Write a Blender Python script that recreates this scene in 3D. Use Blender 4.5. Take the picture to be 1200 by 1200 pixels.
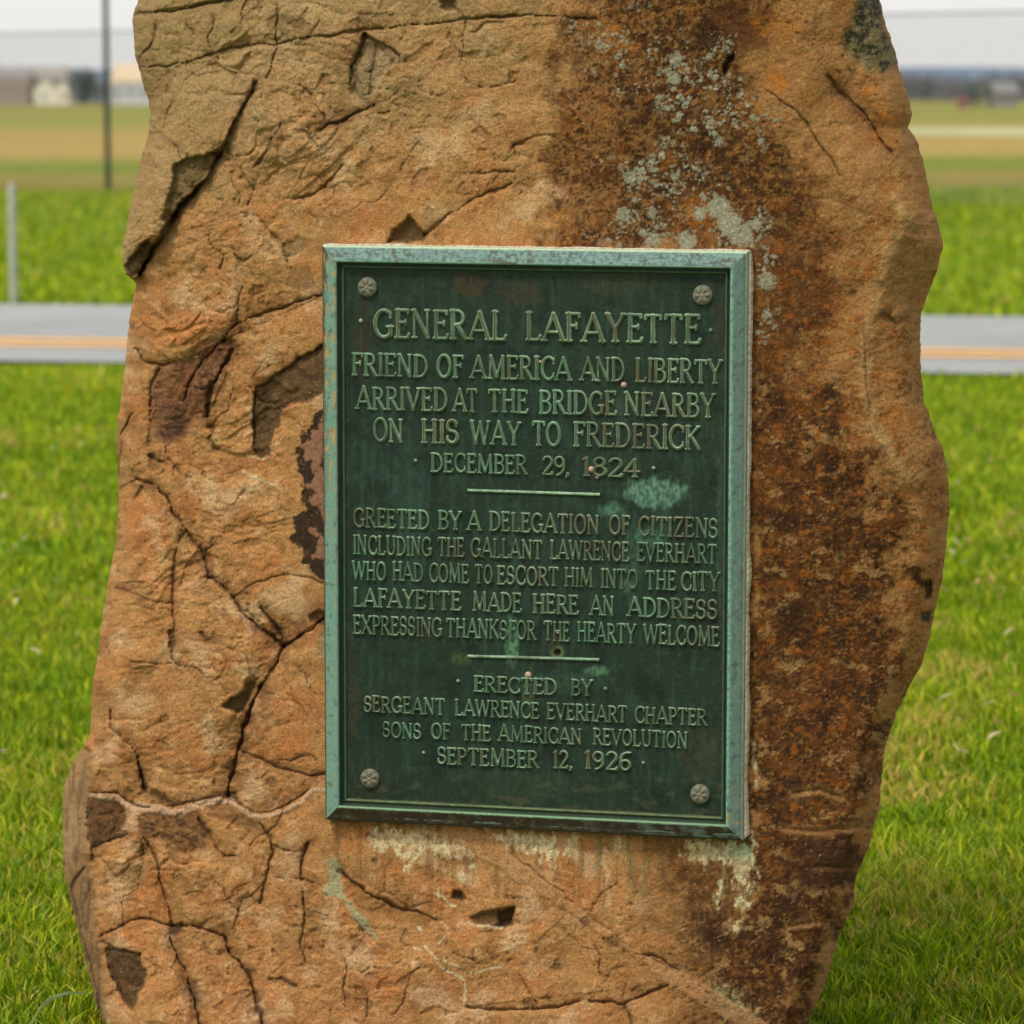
import bpy, math, random
import numpy as np
from mathutils import Matrix, Vector

random.seed(7)
RNG = np.random.default_rng(7)
SC = bpy.context.scene
COL = SC.collection
for o in list(SC.objects):
    bpy.data.objects.remove(o)

# ------------------------------------------------------------------ camera
FPX = 4500.0                     # focal length in units of a 1200-wide picture
CAM_H, CAM_D = 1.395, 5.4
PITCH = math.atan((600 - 115.5) / FPX)
ROLL = math.radians(-0.22)
cam_d = bpy.data.cameras.new('camera')
cam = bpy.data.objects.new('camera', cam_d)
COL.objects.link(cam)
CAMM = Matrix.Translation((0, -CAM_D, CAM_H)) @ Matrix.Rotation(math.pi / 2 - PITCH, 4, 'X') @ Matrix.Rotation(ROLL, 4, 'Z')
cam.matrix_world = CAMM
cam_d.sensor_width = 36
cam_d.lens = 36 * FPX / 1200
cam_d.clip_start = 0.1
cam_d.clip_end = 20000
cam_d.dof.use_dof = True
cam_d.dof.focus_distance = 5.38
cam_d.dof.aperture_fstop = 8.5
SC.camera = cam

# ------------------------------------------------------------------ world, sun, exposure
SUN_EL, SUN_AZ = math.radians(55), math.radians(221)   # azimuth clockwise from +Y: behind the camera, to its left
world = bpy.data.worlds.new('World')
SC.world = world
world.use_nodes = True
wn, wl = world.node_tree.nodes, world.node_tree.links
wn.clear()
sky = wn.new('ShaderNodeTexSky')
sky.sky_type = 'NISHITA'
sky.sun_disc = False
sky.sun_elevation = SUN_EL
sky.sun_rotation = SUN_AZ
sky.dust_density = 3.0
b1 = wn.new('ShaderNodeBackground'); b1.inputs['Strength'].default_value = 0.05
b2 = wn.new('ShaderNodeBackground'); b2.inputs['Strength'].default_value = 0.80
b2.inputs['Color'].default_value = (1.0, 0.975, 0.955, 1)           # the even cloud layer
add = wn.new('ShaderNodeAddShader'); wo = wn.new('ShaderNodeOutputWorld')
wl.new(sky.outputs[0], b1.inputs['Color']); wl.new(b1.outputs[0], add.inputs[0]); wl.new(b2.outputs[0], add.inputs[1])
wl.new(add.outputs[0], wo.inputs['Surface'])
sun_d = bpy.data.lights.new('sun', 'SUN'); sun_d.energy = 2.5; sun_d.angle = math.radians(10)
sun_d.color = (1.0, 0.96, 0.91)
sun = bpy.data.objects.new('sun', sun_d); COL.objects.link(sun)
sd = Vector((math.sin(SUN_AZ) * math.cos(SUN_EL), math.cos(SUN_AZ) * math.cos(SUN_EL), math.sin(SUN_EL)))
sun.rotation_euler = sd.to_track_quat('Z', 'Y').to_euler()
SC.view_settings.view_transform = 'Standard'
SC.view_settings.look = 'None'
SC.view_settings.exposure = 0.0
SC.view_settings.gamma = 1.0
SC.view_settings.use_curve_mapping = False

# ------------------------------------------------------------------ helpers
CM = np.array(CAMM)
CR, CO = CM[:3, :3], CM[:3, 3]

def ray(px, py):
    """unit-forward direction of the sight line measured in the photograph at (px, py)"""
    px = np.asarray(px, float); py = np.asarray(py, float)
    d = np.stack([(px - 600) / FPX, -(py - 600) / FPX, -np.ones_like(px)], -1)
    return d @ CR.T

def ground_at(px, py, z=0.0):
    d = ray(px, py)
    t = (z - CO[2]) / d[..., 2]
    return CO + d * t[..., None] if np.ndim(t) else CO + d * t

def lin(*c):
    c = np.array(c, float) / 255
    return np.where(c <= .04045, c / 12.92, ((c + .055) / 1.055) ** 2.4)

def tag(o, label=None, cat=None, group=None, kind=None):
    if label: o['label'] = label
    if cat: o['category'] = cat
    if group: o['group'] = group
    if kind: o['kind'] = kind
    return o

def empty(name, loc=(0, 0, 0), rz=0.0):
    o = bpy.data.objects.new(name, None); COL.objects.link(o)
    o.location = loc; o.rotation_euler = (0, 0, rz); o.empty_display_size = .1
    return o

def mesh_obj(name, verts, faces, mat, parent=None, smooth=False, colors=None, attrs=None):
    """faces: (n,3) or (n,4) array, or a list of tuples"""
    me = bpy.data.meshes.new(name)
    verts = np.asarray(verts, np.float32)
    if isinstance(faces, np.ndarray):
        k = faces.shape[1]; n = len(faces)
        me.vertices.add(len(verts)); me.vertices.foreach_set('co', verts.ravel())
        me.loops.add(n * k); me.loops.foreach_set('vertex_index', faces.astype(np.int32).ravel())
        me.polygons.add(n); me.polygons.foreach_set('loop_start', np.arange(0, n * k, k, dtype=np.int32))
        me.update(calc_edges=True)
        me.validate()
    else:
        me.from_pydata(verts.tolist(), [], faces); me.update()
    if smooth:
        me.polygons.foreach_set('use_smooth', np.ones(len(me.polygons), bool))
    if colors is not None:
        a = me.color_attributes.new('tint', 'FLOAT_COLOR', 'POINT')
        c = np.ones((len(verts), 4), np.float32); c[:, :3] = colors
        a.data.foreach_set('color', c.ravel())
    for k_, v_ in (attrs or {}).items():
        a = me.attributes.new(k_, 'FLOAT', 'POINT'); a.data.foreach_set('value', np.asarray(v_, np.float32).ravel())
    if mat: me.materials.append(mat)
    o = bpy.data.objects.new(name, me); COL.objects.link(o)
    if parent: o.parent = parent
    return o

def grid_faces(r, c, close=False):
    i = np.arange(r - 1)[:, None]; j = np.arange(c if close else c - 1)[None]
    jn = (j + 1) % c
    return np.stack([i * c + j, i * c + jn, (i + 1) * c + jn, (i + 1) * c + j], -1).reshape(-1, 4)

# --- numpy noise
PERM = np.random.default_rng(11).permutation(256); PERM = np.concatenate([PERM, PERM])
GA = np.random.default_rng(12).random(256) * 2 * math.pi
GX, GY = np.cos(GA).astype(np.float32), np.sin(GA).astype(np.float32)

def perlin(x, y, seed=0):
    x = np.asarray(x, np.float32) + seed * 17.37; y = np.asarray(y, np.float32) + seed * 9.71
    xi = np.floor(x).astype(np.int32); yi = np.floor(y).astype(np.int32)
    xf = x - xi; yf = y - yi
    u = xf * xf * xf * (xf * (xf * 6 - 15) + 10); v = yf * yf * yf * (yf * (yf * 6 - 15) + 10)
    def g(a, b, fx, fy):
        h = PERM[(PERM[a & 255] + b) & 255]
        return GX[h] * fx + GY[h] * fy
    n00 = g(xi, yi, xf, yf); n10 = g(xi + 1, yi, xf - 1, yf)
    n01 = g(xi, yi + 1, xf, yf - 1); n11 = g(xi + 1, yi + 1, xf - 1, yf - 1)
    a = n00 + u * (n10 - n00); b = n01 + u * (n11 - n01)
    return (a + v * (b - a)) * 1.5

def fbm(x, y, o=4, seed=0, gain=.5):
    s = 0; a = 1; t = 0; f = 1
    for k in range(o):
        s = s + a * perlin(x * f, y * f, seed + k * 3); t += a; a *= gain; f *= 2.03
    return s / t * 1.35

def worley(x, y, seed=0):
    x = np.asarray(x, np.float32); y = np.asarray(y, np.float32)
    xi = np.floor(x).astype(np.int32); yi = np.floor(y).astype(np.int32)
    f1 = np.full(x.shape, 9, np.float32); f2 = f1.copy(); idx = np.zeros(x.shape, np.int32)
    rx = np.random.default_rng(40 + seed).random(512).astype(np.float32); ry = np.random.default_rng(80 + seed).random(512).astype(np.float32)
    for dx in (-1, 0, 1):
        for dy in (-1, 0, 1):
            a = xi + dx; b = yi + dy
            h = PERM[(PERM[a & 255] + b) & 255]
            d = np.hypot(a + rx[h] - x, b + ry[h] - y)
            m = d < f1
            f2 = np.where(m, f1, np.minimum(f2, d)); idx = np.where(m, h, idx); f1 = np.where(m, d, f1)
    return f1, f2, idx

def sst(a, b, x):
    t = np.clip((x - a) / (b - a), 0, 1)
    return t * t * (3 - 2 * t)

def segdist(X, Y, pts):
    d = np.full(X.shape, 1e9, np.float32)
    for (x0, y0), (x1, y1) in zip(pts[:-1], pts[1:]):
        vx, vy = x1 - x0, y1 - y0; L = vx * vx + vy * vy + 1e-9
        t = np.clip(((X - x0) * vx + (Y - y0) * vy) / L, 0, 1)
        d = np.minimum(d, np.hypot(X - x0 - t * vx, Y - y0 - t * vy))
    return d

def polysd(X, Y, pts):
    """signed distance, negative inside"""
    p = list(pts) + [pts[0]]
    d = segdist(X, Y, p)
    ins = np.zeros(X.shape, bool)
    for (x0, y0), (x1, y1) in zip(p[:-1], p[1:]):
        c = ((y0 > Y) != (y1 > Y)) & (X < (x1 - x0) * (Y - y0) / ((y1 - y0) if y1 != y0 else 1e-9) + x0)
        ins ^= c
    return np.where(ins, -d, d)

# --- materials
def new_mat(name):
    m = bpy.data.materials.new(name); m.use_nodes = True
    nt = m.node_tree; b = nt.nodes['Principled BSDF']
    return m, nt, b

def noise_node(nt, scale, detail=4, rough=.6, vec=None, obj=False):
    n = nt.nodes.new('ShaderNodeTexNoise'); n.inputs['Scale'].default_value = scale
    n.inputs['Detail'].default_value = detail; n.inputs['Roughness'].default_value = rough
    if vec is None:
        g = nt.nodes.new('ShaderNodeNewGeometry'); vec = g.outputs['Position']
    nt.links.new(vec, n.inputs['Vector'])
    return n

def ramp_node(nt, src, stops):
    r = nt.nodes.new('ShaderNodeValToRGB'); nt.links.new(src, r.inputs['Fac'])
    el = r.color_ramp.elements
    while len(el) > 1: el.remove(el[-1])
    for k, (p, c) in enumerate(stops):
        e = el[0] if k == 0 else el.new(p)
        e.position = p
        c = (c, c, c) if np.isscalar(c) else c
        e.color = (*[float(q) for q in c], 1)
    return r

def mixc(nt, a, b, fac, mode='MIX'):
    m = nt.nodes.new('ShaderNodeMix'); m.data_type = 'RGBA'; m.blend_type = mode
    for s, v in ((m.inputs[0], fac), (m.inputs[6], a), (m.inputs[7], b)):
        if hasattr(v, 'links') or hasattr(v, 'is_linked'): nt.links.new(v, s)
        elif np.isscalar(v): s.default_value = v
        else: s.default_value = (*[float(q) for q in v], 1)
    return m.outputs[2]

def bump(nt, b, src, strength, dist, prev=None):
    n = nt.nodes.new('ShaderNodeBump'); n.inputs['Strength'].default_value = strength; n.inputs['Distance'].default_value = dist
    nt.links.new(src, n.inputs['Height'])
    if prev is not None: nt.links.new(prev, n.inputs['Normal'])
    nt.links.new(n.outputs[0], b.inputs['Normal'])
    return n.outputs[0]

def tint_mat(name, rough=.85, spec=.2, grains=((420, .75, 1.25), (1500, .8, 1.2)), bumps=((350, .5, .002),), metallic=0.0):
    m, nt, b = new_mat(name)
    a = nt.nodes.new('ShaderNodeAttribute'); a.attribute_name = 'tint'
    c = a.outputs['Color']
    for sc_, lo, hi in grains:
        n = noise_node(nt, sc_, 3, .65)
        r = ramp_node(nt, n.outputs['Fac'], [(.28, lo), (.5, 1.0), (.72, hi)])
        c = mixc(nt, c, r.outputs['Color'], 1.0, 'MULTIPLY')
    nt.links.new(c, b.inputs['Base Color'])
    p = None
    for sc_, st, di in bumps:
        n = noise_node(nt, sc_, 5, .7)
        p = bump(nt, b, n.outputs['Fac'], st, di, p)
    b.inputs['Roughness'].default_value = rough
    b.inputs['Specular IOR Level'].default_value = spec
    b.inputs['Metallic'].default_value = metallic
    return m

def flat_mat(name, col, rough=.8, var=.15, scale=3, spec=.3):
    m, nt, b = new_mat(name)
    n = noise_node(nt, scale, 5, .6)
    r = ramp_node(nt, n.outputs['Fac'], [(.3, np.array(col) * (1 - var)), (.7, np.array(col) * (1 + var))])
    nt.links.new(r.outputs['Color'], b.inputs['Base Color'])
    b.inputs['Roughness'].default_value = rough; b.inputs['Specular IOR Level'].default_value = spec
    return m

# ------------------------------------------------------------------ the plaque's plane (pose found from its four corners)
W2 = 0.305
def solve_pose():
    C = np.array([[380, 287], [880, 293], [872, 983], [385, 958]], float)
    def proj(p):
        rx, ry, rz, tx, ty, w, h = p
        cx, sx, cy, sy, cz, sz = math.cos(rx), math.sin(rx), math.cos(ry), math.sin(ry), math.cos(rz), math.sin(rz)
        R = np.array([[cz, -sz, 0], [sz, cz, 0], [0, 0, 1]]) @ np.array([[cy, 0, sy], [0, 1, 0], [-sy, 0, cy]]) @ np.array([[1, 0, 0], [0, cx, -sx], [0, sx, cx]])
        P = np.array([[-w, -h, 0], [w, -h, 0], [w, h, 0], [-w, h, 0]]) @ R.T + np.array([tx, ty, 1])
        return 600 + FPX * P[:, :2] / P[:, 2:], R
    p = np.array([0, .1, 0, 0, 0, 245 / FPX, 340 / FPX])
    for it in range(50):
        r = (proj(p)[0] - C).ravel(); J = np.zeros((8, 7))
        for k in range(7):
            q = p.copy(); q[k] += 1e-6; J[:, k] = ((proj(q)[0] - C).ravel() - r) / 1e-6
        p = p - np.linalg.lstsq(J, r, rcond=None)[0]
    return p, proj(p)[1]
PP, PR = solve_pose()
DS = W2 / PP[5]                       # true distance
H2 = PP[6] * DS
cv = np.diag([1., -1., -1.])          # picture axes (x right, y down, z forward) -> camera axes
P_O = CO + CR @ (cv @ (np.array([PP[3], PP[4], 1]) * DS))
P_U = CR @ (cv @ PR[:, 0]); P_V = -(CR @ (cv @ PR[:, 1])); P_N = np.cross(P_U, P_V)
PLM = Matrix(((P_U[0], P_V[0], P_N[0], P_O[0]), (P_U[1], P_V[1], P_N[1], P_O[1]), (P_U[2], P_V[2], P_N[2], P_O[2]), (0, 0, 0, 1)))
print('plaque', P_O, 'normal', P_N, 'half', W2, H2)

def plane_t(px, py, off=0.0):
    d = ray(px, py)
    return ((P_O + P_N * off - CO) @ P_N) / (d @ P_N), d

def uv_at(px, py, off=0.01):
    """a spot read off the photograph -> metres on the plaque (u right, v up)"""
    t, d = plane_t(px, py, off)
    q = CO + d * (t[..., None] if np.ndim(t) else t) - P_O
    return q @ P_U, q @ P_V

# ------------------------------------------------------------------ ground, road, far hills
def ground_material():
    m, nt, b = new_mat('grass_field')
    g = nt.nodes.new('ShaderNodeNewGeometry'); s = nt.nodes.new('ShaderNodeSeparateXYZ'); nt.links.new(g.outputs['Position'], s.inputs[0])
    ns = nt.nodes.new('ShaderNodeMapping'); ns.inputs['Scale'].default_value = (.02, .12, 1); nt.links.new(g.outputs['Position'], ns.inputs['Vector'])
    wob = noise_node(nt, 1.0, 4, .6, ns.outputs[0])
    # strips of the airfield run across; 6000/(distance) spreads them evenly
    def math_(op, a, c):
        n = nt.nodes.new('ShaderNodeMath'); n.operation = op
        for k, v in enumerate((a, c)):
            if hasattr(v, 'is_linked'): nt.links.new(v, n.inputs[k])
            else: n.inputs[k].default_value = v
        return n.outputs[0]
    y = math_('ADD', s.outputs['Y'], CAM_D); y = math_('MAXIMUM', y, 3.0)
    v = math_('DIVIDE', CAM_H * FPX / 400.0, y)
    w = math_('MULTIPLY', math_('SUBTRACT', wob.outputs['Fac'], .5), .30)
    v = math_('ADD', v, math_('MULTIPLY', w, v))
    S = lambda *c: lin(*c) * np.array([.84, .75, .72])
    st = [(0, S(150, 140, 85)), (.018, S(146, 150, 74)), (.07, S(146, 154, 70)), (.085, S(168, 158, 82)), (.12, S(182, 160, 88)), (.165, S(182, 162, 90)),
          (.18, S(124, 142, 40)), (.205, S(122, 142, 36)), (.225, S(154, 140, 70)), (.25, S(144, 138, 62)), (.265, S(110, 128, 42)), (.30, S(118, 142, 40)),
          (.36, S(98, 128, 28)), (.42, S(112, 142, 34)), (.5, S(110, 140, 26)), (.58, S(130, 156, 42)), (.62, S(112, 142, 30)), (.8, S(112, 142, 22)), (1.0, S(104, 134, 20))]
    r = ramp_node(nt, v, st); r.color_ramp.interpolation = 'B_SPLINE'
    n1 = noise_node(nt, .9, 6, .7); r1 = ramp_node(nt, n1.outputs['Fac'], [(.3, .72), (.5, 1.0), (.7, 1.22)])
    c = mixc(nt, r.outputs['Color'], r1.outputs['Color'], 1.0, 'MULTIPLY')
    n2 = noise_node(nt, 14, 5, .7); r2 = ramp_node(nt, n2.outputs['Fac'], [(.3, .65), (.5, 1.0), (.75, 1.35)])
    c = mixc(nt, c, r2.outputs['Color'], 1.0, 'MULTIPLY')
    nt.links.new(c, b.inputs['Base Color']); b.inputs['Roughness'].default_value = .95; b.inputs['Specular IOR Level'].default_value = .05
    bump(nt, b, n2.outputs['Fac'], .6, .03)
    return m

MG = ground_material()
ny = np.concatenate([np.linspace(-14, 30, 45), np.geomspace(34, 6000, 40)])
nx = np.concatenate([-np.geomspace(6000, 14, 24), np.linspace(-12, 12, 25), np.geomspace(14, 6000, 24)])
gx, gy = np.meshgrid(nx, ny)
gz = np.where(gy < 17, .012 * perlin(gx * .8, gy * .8, 3), 0) - .004
ground = mesh_obj('ground', np.stack([gx, gy, gz], -1).reshape(-1, 3), grid_faces(*gx.shape), MG, smooth=True)
tag(ground, kind='structure')

def asphalt():
    m, nt, b = new_mat('asphalt')
    n = noise_node(nt, 60, 5, .7); r = ramp_node(nt, n.outputs['Fac'], [(.3, lin(128, 129, 126)), (.7, lin(160, 161, 157))])
    n2 = noise_node(nt, .5, 4, .6); r2 = ramp_node(nt, n2.outputs['Fac'], [(.35, .88), (.65, 1.1)])
    nt.links.new(mixc(nt, r.outputs['Color'], r2.outputs['Color'], 1, 'MULTIPLY'), b.inputs['Base Color'])
    b.inputs['Roughness'].default_value = .85; b.inputs['Specular IOR Level'].default_value = .25
    bump(nt, b, n.outputs['Fac'], .5, .004)
    return m

def strip(name, pL0, pR0, pL1, pR1, z, mat, ext=6.0, parent=None, kind=None):
    """sheet between two long lines on the ground, each through two measured spots, extended sideways"""
    a0, a1, b0, b1 = [ground_at(*p) for p in (pL0, pR0, pL1, pR1)]
    n = 60; t = np.linspace(-ext, 1 + ext, n)[:, None]
    A = a0 + (a1 - a0) * t; B = b0 + (b1 - b0) * t
    A[:, 2] = z; B[:, 2] = z
    o = mesh_obj(name, np.stack([A, B], 1).reshape(-1, 3), grid_faces(n, 2), mat, parent)
    if kind: tag(o, kind=kind)
    return o, A, B
MA = asphalt()
road, rA, rB = strip('road', (0, 425.5), (1200, 441), (0, 358), (1200, 373), .012, MA, kind='structure')
mp = flat_mat('road_paint_yellow', lin(214, 160, 80), .7, .12, 8)
for (a, c_) in ((0, 3.6), (6.6, 3.6)):
    y0 = 398.5 + a
    o, _, _ = strip('centre_line', (0, y0 + c_), (1200, y0 + c_ + 14.5), (0, y0), (1200, y0 + 14.5), .017, mp, parent=road)
mgv = flat_mat('gravel_verge', lin(120, 118, 86), .95, .3, 25)
for (l, r_) in (((0, 429.5), (1200, 445)), ((0, 357), (1200, 372))):
    pass
tx, _, _ = strip('taxiway', (980, 157.5), (1500, 164), (980, 150), (1500, 148), .01, flat_mat('pale_concrete', lin(176, 174, 124), .9, .1, .1), ext=0, kind='structure')

def hills():
    n = 160; xs = np.linspace(-2600, 2600, n)
    h = 32 + 10 * fbm(xs / 500, xs * 0 + 3, 3, 5) + 4 * fbm(xs / 90, xs * 0 + 1, 3, 6)
    V = []
    for dy, k in ((0, 0), (150, .45), (420, .85), (800, 1.0), (1500, .6), (2600, 0)):
        V.append(np.stack([xs, 3300 + dy + 0 * xs, h * k + 3 * k * perlin(xs / 70, xs * 0 + dy) - (1 if k == 0 else 0)], -1))
    V = np.array(V).reshape(-1, 3)
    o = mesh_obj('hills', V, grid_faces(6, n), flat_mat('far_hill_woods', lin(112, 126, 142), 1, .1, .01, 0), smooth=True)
    tag(o, kind='structure')
hills()

# ------------------------------------------------------------------ the boulder
OUT_L = [(420, -262), (300, -225), (222, -160), (182, -80), (163, -20), (162, 0), (158, 10), (155, 22), (157, 50), (158, 64), (163, 80), (168, 100), (174, 118), (176, 135), (175, 150), (170, 172),
         (164, 188), (158, 218), (150, 255), (145, 280), (143, 305), (147, 320), (157, 329), (160, 334), (155, 355), (151, 380), (147, 420), (143, 460), (138, 490),
         (137, 520), (139, 555), (139, 600), (136, 633), (130, 665), (125, 693), (119, 733), (115, 767), (109, 797), (107, 830), (106, 856), (102, 868), (92, 884),
         (80, 908), (74, 925), (73, 960), (74, 1000), (76, 1028), (82, 1052), (91, 1088), (101, 1125), (109, 1160), (118, 1200), (126, 1265)]
OUT_R = [(760, -262), (880, -225), (962, -160), (1004, -80), (1024, -20), (1031, 0), (1037, 28), (1048, 56), (1055, 84), (1064, 112), (1069, 134), (1064, 150), (1077, 170), (1085, 203),
         (1093, 245), (1103, 272), (1105, 290), (1099, 316), (1089, 340), (1080, 365), (1078, 400), (1080, 440), (1083, 470), (1095, 505), (1107, 532), (1111, 560),
         (1113, 600), (1109, 640), (1104, 680), (1095, 720), (1089, 750), (1080, 778), (1067, 801), (1054, 828), (1045, 850), (1037, 874), (1032, 926), (1029, 950),
         (1020, 986), (1003, 1028), (1000, 1058), (985, 1093), (967, 1152), (949, 1196), (930, 1265)]

def build_boulder():
    ys = np.concatenate([np.linspace(-260, -8, 26), np.arange(-4, 1216, 1.42), np.linspace(1222, 1262, 6)]).astype(np.float32)
    R = len(ys)
    oL = np.array(OUT_L, float); oR = np.array(OUT_R, float)
    xl = np.interp(ys, oL[:, 1], oL[:, 0]); xr = np.interp(ys, oR[:, 1], oR[:, 0])
    on = (ys > -20)
    xl0, xr0 = xl.copy(), xr.copy()
    xl = xl + on * (1.5 * fbm(ys / 12, ys * 0 + 2, 3, 21)); xr = xr + on * (1.8 * fbm(ys / 11, ys * 0 + 5, 3, 22))
    # columns: dense angular sampling in the rounded edges, even in between
    EB = 40; NI = 650
    bwL = np.interp(ys, [-260, 0, 320, 335, 860, 1262], [60, 46, 40, 52, 48, 40]); bwR = np.interp(ys, [-260, 0, 150, 300, 600, 1262], [60, 30, 34, 40, 34, 36])
    ph = (1 - np.cos(np.linspace(0, math.pi / 2, EB, endpoint=False)))          # 0..1 dense at the silhouette
    X = np.empty((R, EB * 2 + NI + 0), np.float32)
    X[:, :EB] = xl[:, None] + bwL[:, None] * ph
    X[:, EB:EB + NI] = (xl + bwL)[:, None] + ((xr - bwR) - (xl + bwL))[:, None] * np.linspace(0, 1, NI)[None]
    X[:, EB + NI:] = xr[:, None] - bwR[:, None] * ph[::-1]
    Y = np.repeat(ys[:, None], X.shape[1], 1)
    N = X.shape[1]
    eL = X - xl[:, None]; eR = xr[:, None] - X

    # -- overall form: behind-plane offset in metres (positive = away from the camera)
    off = np.zeros_like(X)
    sm = np.exp(-np.linspace(-2.5, 2.5, 41) ** 2); sm /= sm.sum()
    xls = np.convolve(np.pad(xl0, 20, 'edge'), sm, 'valid'); xrs = np.convolve(np.pad(xr0, 20, 'edge'), sm, 'valid')
    qn = .06 * fbm(X / 26, Y / 26, 3, 29)
    mixe = np.clip(np.minimum(eL, eR) / 25, 0, 1)
    eL = eL * (1 - mixe) + (X - xls[:, None]) * mixe; eR = eR * (1 - mixe) + (xrs[:, None] - X) * mixe
    qL = np.clip(1 - eL / bwL[:, None], 0, 1); qR = np.clip(1 - eR / bwR[:, None], 0, 1)
    off += .085 * (1 - np.sqrt(np.clip(1 - qL ** 2.2, 0, 1))) + .10 * (1 - np.sqrt(np.clip(1 - qR ** 2.2, 0, 1)))
    off += .10 * np.clip((400 - X) / 330, 0, 1) ** 2.0                              # left third falls away
    rb = np.interp(Y, [-260, 0, 150, 280, 420, 560, 760, 950, 1200], [900, 930, 960, 1030, 1010, 1020, 1030, 985, 920])
    off += .55e-3 * np.clip(X - rb, 0, 200) * 1.0                                  # right bevel
    off += .16 * (np.clip((-40 - Y) / 225, 0, 1)) ** 2.2                             # crown
    off += .05 * np.clip((Y - 980) / 280, 0, 1) ** 1.5 * -0.6
    nearpl = np.exp(-(np.clip(np.maximum(np.abs(X - 630) - 262, np.abs(Y - 636) - 358), 0, 999) / 40) ** 2)
    wx = X + 26 * perlin(X / 120, Y / 120, 31); wy = Y + 26 * perlin(X / 120, Y / 120, 32)
    big = .018 * fbm(wx / 260, wy / 260, 3, 33)
    # large fracture facets
    f1, f2, idx = worley(wx / 150, wy / 120, 1)
    rr = np.random.default_rng(5).normal(size=(512, 2)).astype(np.float32)
    cx = wx / 150 % 1; cy = wy / 120 % 1
    lay = (.25 + .75 * sst(520, 300, X)) * 1.0
    tilt = (rr[idx, 0] * (wx / 150 - np.floor(wx / 150) - .5) + rr[idx, 1] * (wy / 120 - np.floor(wy / 120) - .5))
    # terraced flakes along slanting bedding
    ang = math.radians(58)
    a_ = (wx * math.cos(ang) + wy * math.sin(ang)); b_ = (-wx * math.sin(ang) + wy * math.cos(ang))
    tn = fbm(a_ / 95, b_ / 230, 4, 41) * 4.2
    fl = np.floor(tn); fr = tn - fl
    ter = fl + sst(.74, .97, fr)
    tn2 = fbm(a_ / 34 + 5, b_ / 60, 4, 45) * 3.0
    fl2 = np.floor(tn2); ter2 = fl2 + sst(.7, .97, tn2 - fl2)
    left = sst(560, 330, X); low = sst(1010, 1060, Y)
    zone = sst(.02, .42, fbm(X / 110 + 3, Y / 110, 2, 48))
    rough_ = .12 + .75 * np.maximum(left * zone, 0) * (1 - .85 * low)
    stepedge = sst(.74, .84, fr) * sst(1.0, .9, fr) * rough_
    rel = -big - (.0030 * ter + .0010 * ter2 * zone) * rough_
    boff = rr[idx, 0] * .0022 + (rr[(idx * 7 + 3) % 512, 0] * (wx / 150 - np.floor(wx / 150) - .5) + rr[(idx * 5 + 1) % 512, 1] * (wy / 120 - np.floor(wy / 120) - .5)) * 0
    g1x, g1y, gi = worley(wx / 74 + .35 * perlin(X / 40, Y / 40, 35), wy / 62 + .35 * perlin(X / 40, Y / 40, 36), 6)
    tx_ = rr[gi, 0] * .00010; ty_ = rr[gi, 1] * .00012
    blk = rr[(gi * 3 + 5) % 512, 0] * .0016 + np.clip(tx_ * ((wx + 37 * (gi % 5)) % 148 - 74), -.004, .004) * 0
    soft = sst(.0, .10, g1y - g1x)
    rel += (boff + blk) * soft * rough_ * 1.6
    c1, c2, ci_ = worley(wx / 21 + .3 * perlin(X / 11, Y / 11, 37), wy / 17, 7)
    chipm = ((np.random.default_rng(77).random(512)[ci_] < .13) & (fbm(X / 70, Y / 70, 3, 38) > .05)) * sst(.02, .09, c2 - c1) * sst(720, 560, X)
    rel += .0022 * chipm
    rdg_ = 1 - np.abs(fbm(wx / 70, wy / 55, 4, 49)) * 2; rel += .0035 * rdg_ ** 3 * (rdg_ > 0) * (.4 + .6 * left) * (1 - zone * .6) * (1 - .6 * low)
    rel -= .0024 * fbm(X / 24, Y / 24, 5, 51) * (.5 + zone) + .0011 * fbm(X / 7, Y / 7, 3, 52) * (.6 + .6 * left)
    rel -= .00075 * perlin(X / 2.7, Y / 2.7, 55) + .0005 * perlin(X / 4.4, Y / 1.9, 56)
    pit = sst(.38, .7, perlin(X / 8, Y / 6.5, 57)) * sst(-.1, .35, perlin(X / 90, Y / 90, 58)); rel += .002 * pit
    rel = rel * (1 - .82 * nearpl)
    off += rel

    # -- colours
    C = np.empty(X.shape + (3,), np.float32)
    def put(m, c, k=1.0):
        c = lin(*c) if len(np.shape(c)) == 1 else c
        m = np.clip(m * k, 0, 1)[..., None]
        C[...] = C * (1 - m) + c * m
    n1 = fbm(X / 130, Y / 130, 5, 61); n2 = fbm(X / 45, Y / 38, 5, 62); n3 = fbm(X / 14, Y / 12, 4, 63); n4 = fbm(X / 5, Y / 4.5, 3, 64)
    C[...] = lin(192, 138, 84)
    put(sst(-.1, .45, n2), (184, 126, 74), .8)
    put(sst(.0, .5, -n2 + .4 * n3), (166, 122, 72), .8)
    put(sst(.1, .6, n3 + .5 * n1), (200, 148, 90), .55)
    put(sst(.22, .7, fbm(X / 60, Y / 60, 4, 66)), (186, 118, 70), .5)
    put(sst(.05, .55, fbm(X / 85 + 9, Y / 70, 5, 131)), (198, 122, 68), .6)
    put(sst(.1, .5, fbm(X / 52, Y / 60 + 4, 5, 132)), (210, 168, 122), .8)
    put(sst(.12, .5, fbm(X / 30, Y / 30 + 4, 4, 133)), (150, 96, 52), .5)
    put(sst(.25, .6, fbm(X / 17, Y / 15 + 4, 4, 134)), (222, 174, 122), .5)
    olive = sst(330, 40, Y + .25 * X - 60 + 90 * n1) * sst(760, 500, X + 60 * n2)
    put(olive, (170, 140, 94), .85)
    put(olive * sst(.1, .5, n3), (184, 154, 106), .6)
    put(olive * sst(.15, .6, -n2), (120, 98, 62), .6)
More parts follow.
